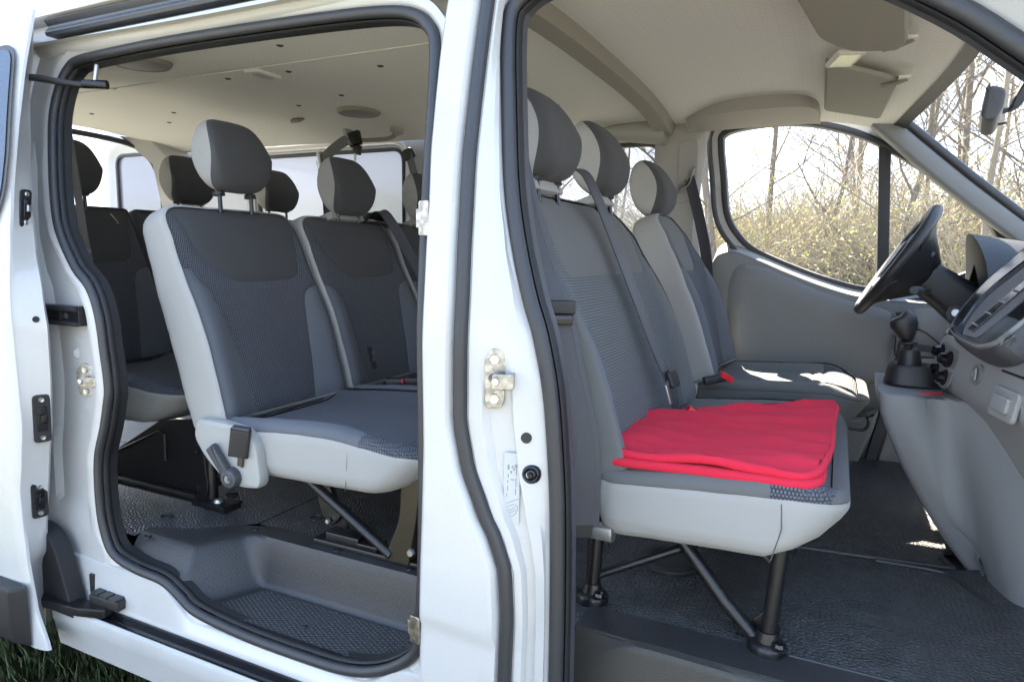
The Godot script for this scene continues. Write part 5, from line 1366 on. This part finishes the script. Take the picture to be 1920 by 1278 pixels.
# ---------------------------------------------------------------- belts and small fittings
func build_fittings() -> void:
	# near front belt hanging at the pillar
	var blt := ribbon("passenger_belt", M.belt, [[.105, 1.66, -.205], [.145, 1.47, -.218], [.178, 1.34, -.228], [.212, 1.235, -.235], [.240, 1.165, -.235], [.264, 1.06, -.24], [.290, .95, -.245], [.303, .85, -.25], [.300, .74, -.258]], .050, Vector3(.8, .25, -.45), van)
	put(B.new().box(Vector3(.243, 1.168, -.230), Vector3(.062, .026, .010), .005, Basis(Vector3(0, 1, 0), .5)), "belt_tongue", M.plastic, blt)
	put(B.new().box(Vector3(.245, 1.145, -.226), Vector3(.052, .020, .016), .005, Basis(Vector3(0, 1, 0), .5)), "belt_tongue", M.gloss, blt)
	put(B.new().tube(cr3(V3([[.232, 1.138, -.222], [.231, 1.11, -.222], [.236, 1.10, -.222], [.243, 1.112, -.222], [.241, 1.138, -.222]]), 3), .003, 6), "tongue_loop", M.chrome, blt, 60)
	put(B.new().box(Vector3(.288, .745, -.262), Vector3(.05, .07, .012), .004, Basis(Vector3(0, 1, 0), .5)), "belt_anchor", M.plastic, blt)
	# middle belt across the front bench back
	blt = ribbon("middle_belt", M.belt, [[.085, 1.470, -.615], [.135, 1.468, -.620], [.165, 1.425, -.632], [.215, 1.30, -.655], [.268, 1.165, -.675], [.318, 1.04, -.690], [.352, .965, -.70]], .046, Vector3(.15, .1, -1), van)
	put(B.new().prism(rpoly([[-.028, .0, .006], [.028, .0, .006], [.024, .045, .008], [-.024, .045, .008]]), Vector3(.366, .945, -.70), Vector3(.1, 0, -1).normalized(), Vector3(-.36, .93, 0), Vector3(.93, .36, 0) * .010, .003), "belt_tongue", M.plastic, blt)
	put(B.new().box(Vector3(.352, .925, -.705), Vector3(.006, .05, .016), .002, Basis(Vector3(0, 0, 1), .3)), "tongue_blade", M.chrome, blt)
	ribbon("belt_tail", M.belt, [[.360, .955, -.70], [.372, .915, -.703], [.365, .87, -.70]], .040, Vector3(.15, 0, -1), blt)
	for q in [[.395, .885, -.66], [.405, .905, -1.10]]:
		var bk := put(B.new().box(Vector3(q[0], q[1], q[2]), Vector3(.075, .022, .032), .005, Basis(Vector3(0, 1, 0), .45) * Basis(Vector3(0, 0, 1), .22)), "belt_buckle", M.plastic, van, 40)
		put(B.new().box(Vector3(q[0], q[1], q[2]) + Vector3(.028, .008, -.008), Vector3(.040, .019, .027), .003, Basis(Vector3(0, 1, 0), .45) * Basis(Vector3(0, 0, 1), -.55)), "buckle_release", M.red, bk, 40)
	# belt at the rear jamb, tucked in its clip
	blt = ribbon("rear_belt", M.greybelt, [[-1.255, 1.70, -.235], [-1.222, 1.56, -.235], [-1.205, 1.42, -.238], [-1.192, 1.30, -.24], [-1.180, 1.21, -.245], [-1.165, 1.12, -.25]], .046, Vector3(1, .2, .2), van)
	put(B.new().box(Vector3(-1.188, 1.262, -.232), Vector3(.060, .020, .008), .004, Basis(Vector3(0, 0, 1), -.45)), "belt_tongue", M.chrome, blt)
	put(B.new().box(Vector3(-1.172, 1.205, -.236), Vector3(.045, .060, .012), .005, Basis(Vector3(0, 0, 1), -.1)), "belt_clip", M.plastic, blt)
	put(B.new().tube(V3([[-1.150, 1.215, -.228], [-1.135, 1.185, -.228]]), .006, 8), "tongue_blade", M.chrome, blt, 60)
	# roof grab handle with a belt hung over it
	var gh := put(B.new().tube(cr3(V3([[-1.19, 1.748, -1.40], [-1.17, 1.735, -1.40], [-1.10, 1.733, -1.42], [-1.03, 1.738, -1.44], [-1.0, 1.752, -1.45]]), 5), .009, 10), "grab_handle", M.visor, van, 60)
	put(B.new().lathe([[.030, 0], [.028, -.010], [.016, -.020], [.0, -.022]], Vector3(-.995, 1.775, -1.455), Vector3(0, .9, -.4), 18), "handle_boss", M.pillar, gh, 50)
	put(B.new().lathe([[.026, 0], [.024, -.010], [.014, -.018], [.0, -.02]], Vector3(-1.20, 1.768, -1.395), Vector3(0, .9, -.4), 18), "handle_boss", M.pillar, gh, 50)
	blt = ribbon("centre_roof_belt", M.greybelt, [[-1.18, 1.742, -1.40], [-1.24, 1.735, -1.415], [-1.31, 1.71, -1.43], [-1.38, 1.675, -1.445], [-1.405, 1.655, -1.45]], .046, Vector3(.4, 1, .2), van)
	put(B.new().box(Vector3(-1.16, 1.735, -1.385), Vector3(.050, .060, .040), .010, Basis(Vector3(0, 0, 1), .2)), "roof_buckle", M.gloss, blt, 40)
	put(B.new().box(Vector3(-1.150, 1.690, -1.385), Vector3(.040, .040, .020), .006, Basis(Vector3(0, 0, 1), -.2)), "roof_buckle", M.plastic, blt, 40)
	put(B.new().tube(V3([[-1.155, 1.68, -1.38], [-1.157, 1.645, -1.38]]), .005, 8), "tongue_blade", M.chrome, blt, 60)
	put(B.new().box(Vector3(-1.408, 1.665, -1.448), Vector3(.022, .075, .016), .004, Basis(Vector3(0, 0, 1), .1)), "belt_slider", M.chrome, blt, 40)
	ribbon("belt_fall", M.belt, [[-1.405, 1.665, -1.45], [-1.390, 1.60, -1.45], [-1.375, 1.50, -1.45], [-1.365, 1.36, -1.45]], .040, Vector3(.9, 0, -.4), blt)
	# belt on the far side behind the second row
	blt = ribbon("far_side_belt", M.belt, [[-1.115, 1.715, -1.715], [-1.085, 1.64, -1.705], [-1.06, 1.56, -1.70], [-1.05, 1.40, -1.70]], .046, Vector3(.9, .2, .3), van)
	put(B.new().prism(rpoly([[-.035, -.022, .012], [.035, -.022, .012], [.028, .030, .02], [-.028, .030, .02]]), Vector3(-1.118, 1.712, -1.722), Vector3(.95, .3, 0), Vector3(-.3, .95, 0), Vector3(0, 0, .014), .004), "belt_guide", M.plastic, blt, 40)
	# coat hook trim below the front beam
	put(B.new().prism(rpoly([[-.035, 0, .004], [.035, 0, .004], [.032, -.030, .014], [-.030, -.034, .016]]), Vector3(-.20, 1.762, -1.20), Vector3(.8, 0, -.6), Vector3.UP, Vector3(.6, 0, .8) * .02, .004), "coat_hook", M.pillar, van, 40)
func build_straw() -> void:
	var st := thing("straw", "pale bit of straw clinging to the dark rear bench back", "straw", Vector3(-1.67, 1.37, -.64))
	put(B.new().tube(cr3(V3([[-1.672, 1.387, -.640], [-1.668, 1.371, -.652], [-1.665, 1.359, -.660], [-1.664, 1.352, -.662]]), 3), .0022, 5, false, .0012), "stalk", mat(.62, .52, .36, .7), st)
# ---------------------------------------------------------------- folded blanket
func build_blanket() -> void:
	var bl := thing("folded_blanket", "bright red folded fleece blanket lying on the front bench", "blanket", Vector3(.52, .86, -.55))
	var nz := FastNoiseLite.new()
	nz.seed = 4
	nz.frequency = 5.0
	var nz2 := FastNoiseLite.new()
	nz2.seed = 9
	nz2.frequency = 14.0
	var o := Vector3(0, 0, 0)
	var k := 0
	for spec in [[V2([[.322, -.283], [.316, -.42], [.312, -.62], [.42, -.70], [.60, -.80], [.715, -.865], [.722, -.70], [.720, -.45], [.706, -.290], [.60, -.274], [.47, -.278]]), .8685, .017, .0], [V2([[.328, -.295], [.320, -.44], [.315, -.63], [.42, -.715], [.60, -.815], [.728, -.885], [.732, -.70], [.728, -.46], [.700, -.298], [.60, -.284], [.47, -.288]]), .8850, .017, 2.0]]:
		var poly: PackedVector2Array = cr2(spec[0], 4, true)
		var y0: float = spec[1]
		var th: float = spec[2]
		var seedk: float = spec[3]
		var f := func(x: float, z: float) -> float:
			var wr := nz.get_noise_3d(x * 1.0 + z * .5, z * 2.2, seedk * .2) * .016 + nz2.get_noise_3d(x * .6 + z, z * 1.6, seedk) * .006
			return wr * (.8 if seedk > 1.5 else .25) + .022 * (x - .5) + .004 + .012 * sst(-.60, -.85, z)
		var rs := []
		var r := th * .52
		for q in 9:
			var a := PI * q / 8.0
			var p := B.inset(poly, r * (1.0 - sin(a)) + .0005)
			var ring := PackedVector3Array()
			for i in p.size(): ring.append(Vector3(p[i].x, y0 + r * cos(a) + (f.call(p[i].x, p[i].y) as float), p[i].y))
			rs.append(ring)
		var b := B.new()
		b.loft(rs)
		var face := B.inset(poly, r + .0005)
		b.patch(face, func(x, z): return Vector3(x, y0 + r + (f.call(x, z) as float), z), .012)
		put(b, "folded_layer", M.fleece, bl, 70)
		k += 1
# ---------------------------------------------------------------- ground, hills, woods
func build_ground() -> void:
	var nz := noise_tile(256, .03, 0, 21)
	var m := mat(.215, .22, .185, .95)
	m.albedo_texture = shade(nz, .45, 1.0)
	m.uv1_triplanar = true; m.uv1_world_triplanar = true; m.uv1_scale = Vector3.ONE / 1.3
	var pm := PlaneMesh.new()
	pm.size = Vector2(9000, 9000)
	pm.material = m
	var g := MeshInstance3D.new()
	g.mesh = pm
	g.name = "ground"
	add_child(g)
	structure(g)
	# far wooded hills
	var hm := mat(.075, .095, .065, 1.0)
	var hn := FastNoiseLite.new()
	hn.seed = 3
	hn.frequency = .0011
	var b := B.new()
	var rings := []
	for k in [[1400.0, 0.0], [1700.0, .45], [2100.0, .9], [2600.0, 1.0]]:
		var ring := PackedVector3Array()
		for i in 97:
			var a := lerpf(-.2, PI + .4, i / 96.0)
			var p := Vector3(cos(a) * k[0], 0, -sin(a) * k[0])
			p.y = (k[1] as float) * (150.0 + 110.0 * hn.get_noise_2d(p.x, p.z)) - 2.0
			ring.append(p)
		rings.append(ring)
	b.loft(rings, false)
	structure(put(b, "hills", hm, null, 60))
	# grass beside the sill
	var rng := RandomNumberGenerator.new()
	rng.seed = 12
	var bl := B.new()
	for i in 9:
		var a := rng.randf() * TAU
		var d := Vector3(cos(a), 0, sin(a))
		var side := Vector3(-sin(a), 0, cos(a))
		var h := rng.randf_range(.07, .15)
		var o := Vector3(rng.randf_range(-.02, .02), 0, rng.randf_range(-.02, .02))
		var lean := rng.randf_range(.015, .07)
		var p := [o, o + d * lean * .3 + Vector3(0, h * .55, 0), o + d * lean + Vector3(0, h, 0)]
		bl.quad(p[0] - side * .0020, p[0] + side * .0020, p[1] + side * .0016, p[1] - side * .0016)
		bl.tri(p[1] - side * .0016, p[1] + side * .0016, p[2])
	var gm := mat(1, 1, 1, .6)
	gm.vertex_color_use_as_albedo = true
	gm.backlight_enabled = true
	gm.backlight = Color(.25, .3, .1)
	var tuft := ArrayMesh.new()
	var arr := []
	arr.resize(Mesh.ARRAY_MAX)
	arr[Mesh.ARRAY_VERTEX] = bl.v
	var nn := PackedVector3Array()
	for i in bl.v.size(): nn.append(Vector3.UP)
	arr[Mesh.ARRAY_NORMAL] = nn
	tuft.add_surface_from_arrays(Mesh.PRIMITIVE_TRIANGLES, arr)
	tuft.surface_set_material(0, gm)
	var mm := MultiMesh.new()
	mm.transform_format = MultiMesh.TRANSFORM_3D
	mm.use_colors = true
	mm.mesh = tuft
	var cnt := 5200
	mm.instance_count = cnt
	for i in cnt:
		var x := rng.randf_range(-3.2, .4)
		var z := rng.randf_range(-.25, 1.1)
		mm.set_instance_transform(i, Transform3D(Basis(Vector3.UP, rng.randf() * TAU).scaled(Vector3.ONE * rng.randf_range(.6, 1.3)), Vector3(x, -.004, z)))
		var t := rng.randf()
		var c := Color(.17, .29, .08).lerp(Color(.32, .39, .15), t)
		if rng.randf() < .10: c = Color(.28, .23, .13)
		mm.set_instance_color(i, c)
	var gi := MultiMeshInstance3D.new()
	gi.multimesh = mm
	gi.name = "grass"
	add_child(gi)
	gi.set_meta("kind", "stuff")
	gi.set_meta("label", "short green meadow grass beside the van's sill")
	gi.set_meta("category", "grass")
func branch(b: B, leaf: B, rng: RandomNumberGenerator, p: Vector3, d: Vector3, len: float, r: float, level: int, top: int) -> void:
	var n := 3 if level < 2 else 2
	var path := PackedVector3Array([p])
	var q := p
	var dir := d
	for i in n:
		dir = (dir + Vector3(rng.randf_range(-.28, .28), rng.randf_range(-.12, .22), rng.randf_range(-.28, .28))).normalized()
		q += dir * len / n
		path.append(q)
	b.tube(path, r, 5 if level < 2 else 3, false, r * .55)
	if level == top:
		for i in 2:
			if rng.randf() < .55:
				var c := path[rng.randi_range(1, path.size() - 1)]
				var a := Vector3(rng.randf_range(-1, 1), rng.randf_range(-1, 1), rng.randf_range(-1, 1)).normalized() * rng.randf_range(.012, .026)
				var e := Vector3(rng.randf_range(-1, 1), rng.randf_range(-1, 1), rng.randf_range(-1, 1)).normalized() * rng.randf_range(.010, .022)
				leaf.quad(c, c + a, c + a + e, c + e)
		return
	var kids := rng.randi_range(3, 4) if level > 0 else 7
	for i in kids:
		var t := rng.randf_range(.35, 1.0) if level > 0 else lerpf(.28, 1.0, (i + rng.randf()) / kids)
		var s := t * n
		var a := path[mini(int(s), n - 1)].lerp(path[mini(int(s) + 1, n)], s - int(s))
		var out := Vector3(rng.randf_range(-1, 1), rng.randf_range(-.1, .8), rng.randf_range(-1, 1)).normalized()
		branch(b, leaf, rng, a, (dir * .75 + out).normalized(), len * rng.randf_range(.50, .72) * (.75 if level == 0 else 1.0), r * rng.randf_range(.42, .6), level + 1, top)
func make_tree(seed_: int, h: float, r: float, bark: Material, bud: Material, label: String) -> Node3D:
	var rng := RandomNumberGenerator.new()
	rng.seed = seed_
	var t := thing("bare_tree", label, "tree", Vector3.ZERO, "bare trees beyond the van")
	var trunk := B.new()
	var crown := B.new()
	var leaf := B.new()
	var path := PackedVector3Array([Vector3(0, -.1, 0)])
	var q := Vector3.ZERO
	var lean := Vector3(rng.randf_range(-.12, .12), 1, rng.randf_range(-.12, .12))
	for i in 8:
		q += (lean + Vector3(rng.randf_range(-.12, .12), 0, rng.randf_range(-.12, .12))) * h / 8.0
		path.append(q)
	trunk.tube(path, r, 8, false, r * .15)
	for i in 22:
		var s := lerpf(.9, 8.6, (i + rng.randf()) / 22.0)
		s = minf(s, 7.98)
		var a := path[int(s)].lerp(path[int(s) + 1], s - int(s))
		var out := Vector3(rng.randf_range(-1, 1), rng.randf_range(.25, .9), rng.randf_range(-1, 1)).normalized()
		branch(crown, leaf, rng, a, out, h * rng.randf_range(.18, .30), r * rng.randf_range(.20, .36), 1, 4)
	put(trunk, "trunk", bark, t, 60)
	var c := put(crown, "crown", bark, t, 60)
	put(leaf, "buds", bud, c, 60)
	return t
func build_woods() -> void:
	var bark := mat(.15, .13, .11, .9)
	var bark2 := mat(.21, .175, .13, .9)
	var bud := mat(.45, .38, .22, .8); bud.backlight_enabled = true; bud.backlight = Color(.3, .25, .1)
	var bud2 := mat(.36, .40, .11, .8); bud2.backlight_enabled = true; bud2.backlight = Color(.3, .3, .1)
	var protos := [make_tree(101, 9.5, .065, bark, bud, "dark forked bare tree framed in the rear part of the driver's window"), make_tree(202, 8.0, .045, bark2, bud, "slim pale bare tree seen through the windscreen top"), make_tree(303, 10.5, .06, bark2, bud2, "tall budding tree seen through the windscreen beside the mirror"), make_tree(404, 7.0, .055, bark, bud, "dark many-branched tree behind the window divider")]
	protos[0].position = Vector3(-.75, 0, -9.0)
	protos[1].position = Vector3(2.3, 0, -8.2)
	protos[2].position = Vector3(3.6, 0, -11.5)
	protos[3].position = Vector3(1.35, 0, -9.6)
	var rng := RandomNumberGenerator.new()
	rng.seed = 77
	var spots := [[-.35, -12.5, 0], [.35, -10.8, 3], [.9, -13.0, 2], [1.7, -11.5, 1], [2.4, -13.5, 0], [2.9, -10.0, 3], [3.4, -14.5, 1], [4.2, -13.0, 0], [1.3, -16.0, 3], [3.1, -18.0, 0], [4.6, -17.0, 3], [-1.6, -14.5, 3], [-4.2, -15.5, 1], [-5.6, -18.0, 0], [-5.0, -13.5, 3], [5.6, -15.0, 1]]
	for s in spots:
		var src: Node3D = protos[s[2]]
		var t: Node3D = src.duplicate()
		t.name = numbered("bare_tree")
		add_child(t)
		t.position = Vector3(s[0], 0, s[1])
		t.rotation.y = rng.randf() * TAU
		t.scale = Vector3.ONE * rng.randf_range(.85, 1.2)
		t.set_meta("label", "bare tree dimly seen through the tinted window behind the driver's headrest" if s[0] < -3.0 else ("leafless tree in the tangle seen through the windscreen" if s[0] > 2.6 else "leafless woodland tree in the tangle beyond the driver's window"))
	# brown thicket between the trunks
	var tw := B.new()
	var lf := B.new()
	rng.seed = 31
	for i in 26:
		var a := rng.randf() * TAU
		branch(tw, lf, rng, Vector3(rng.randf_range(-.35, .35), 0, rng.randf_range(-.35, .35)), Vector3(cos(a) * .5, 1, sin(a) * .5).normalized(), rng.randf_range(.7, 1.3), .010, 2, 4)
	var twm := mat(.32, .28, .20, .9)
	for k in 3:
		var mesh_b: B = tw if k == 0 else lf
		var mm := MultiMesh.new()
		mm.transform_format = MultiMesh.TRANSFORM_3D
		var arr := []
		arr.resize(Mesh.ARRAY_MAX)
		arr[Mesh.ARRAY_VERTEX] = mesh_b.v
		var nn := PackedVector3Array()
		for i in range(0, mesh_b.v.size(), 3):
			var f := -(mesh_b.v[i + 1] - mesh_b.v[i]).cross(mesh_b.v[i + 2] - mesh_b.v[i]).normalized()
			nn.append(f); nn.append(f); nn.append(f)
		arr[Mesh.ARRAY_NORMAL] = nn
		var am := ArrayMesh.new()
		am.add_surface_from_arrays(Mesh.PRIMITIVE_TRIANGLES, arr)
		am.surface_set_material(0, [twm, bud, bud2][k])
		mm.mesh = am
		mm.instance_count = 150 if k < 2 else 120
		rng.seed = 55 if k < 2 else 56
		for i in mm.instance_count:
			var z := rng.randf_range(-19.0, -9.5)
			var x := rng.randf_range(-.16, .26) * (absf(z) + 2.0) + .6 - (rng.randf_range(0, 3.0) if rng.randf() < .2 else 0.0)
			mm.set_instance_transform(i, Transform3D(Basis(Vector3.UP, rng.randf() * TAU).scaled(Vector3(1.2, 1.0, 1.2) * rng.randf_range(.8, 1.7)), Vector3(x, -.05, z)))
		var mi := MultiMeshInstance3D.new()
		mi.multimesh = mm
		mi.name = numbered(["undergrowth", "dry_leaves", "spring_leaves"][k])
		add_child(mi)
		mi.set_meta("kind", "stuff")
		mi.set_meta("label", ["brown twig thicket between the bare trees", "dry tan leaves hanging in the thicket", "fresh green leaves low in the thicket"][k])
		mi.set_meta("category", ["undergrowth", "leaves", "leaves"][k])
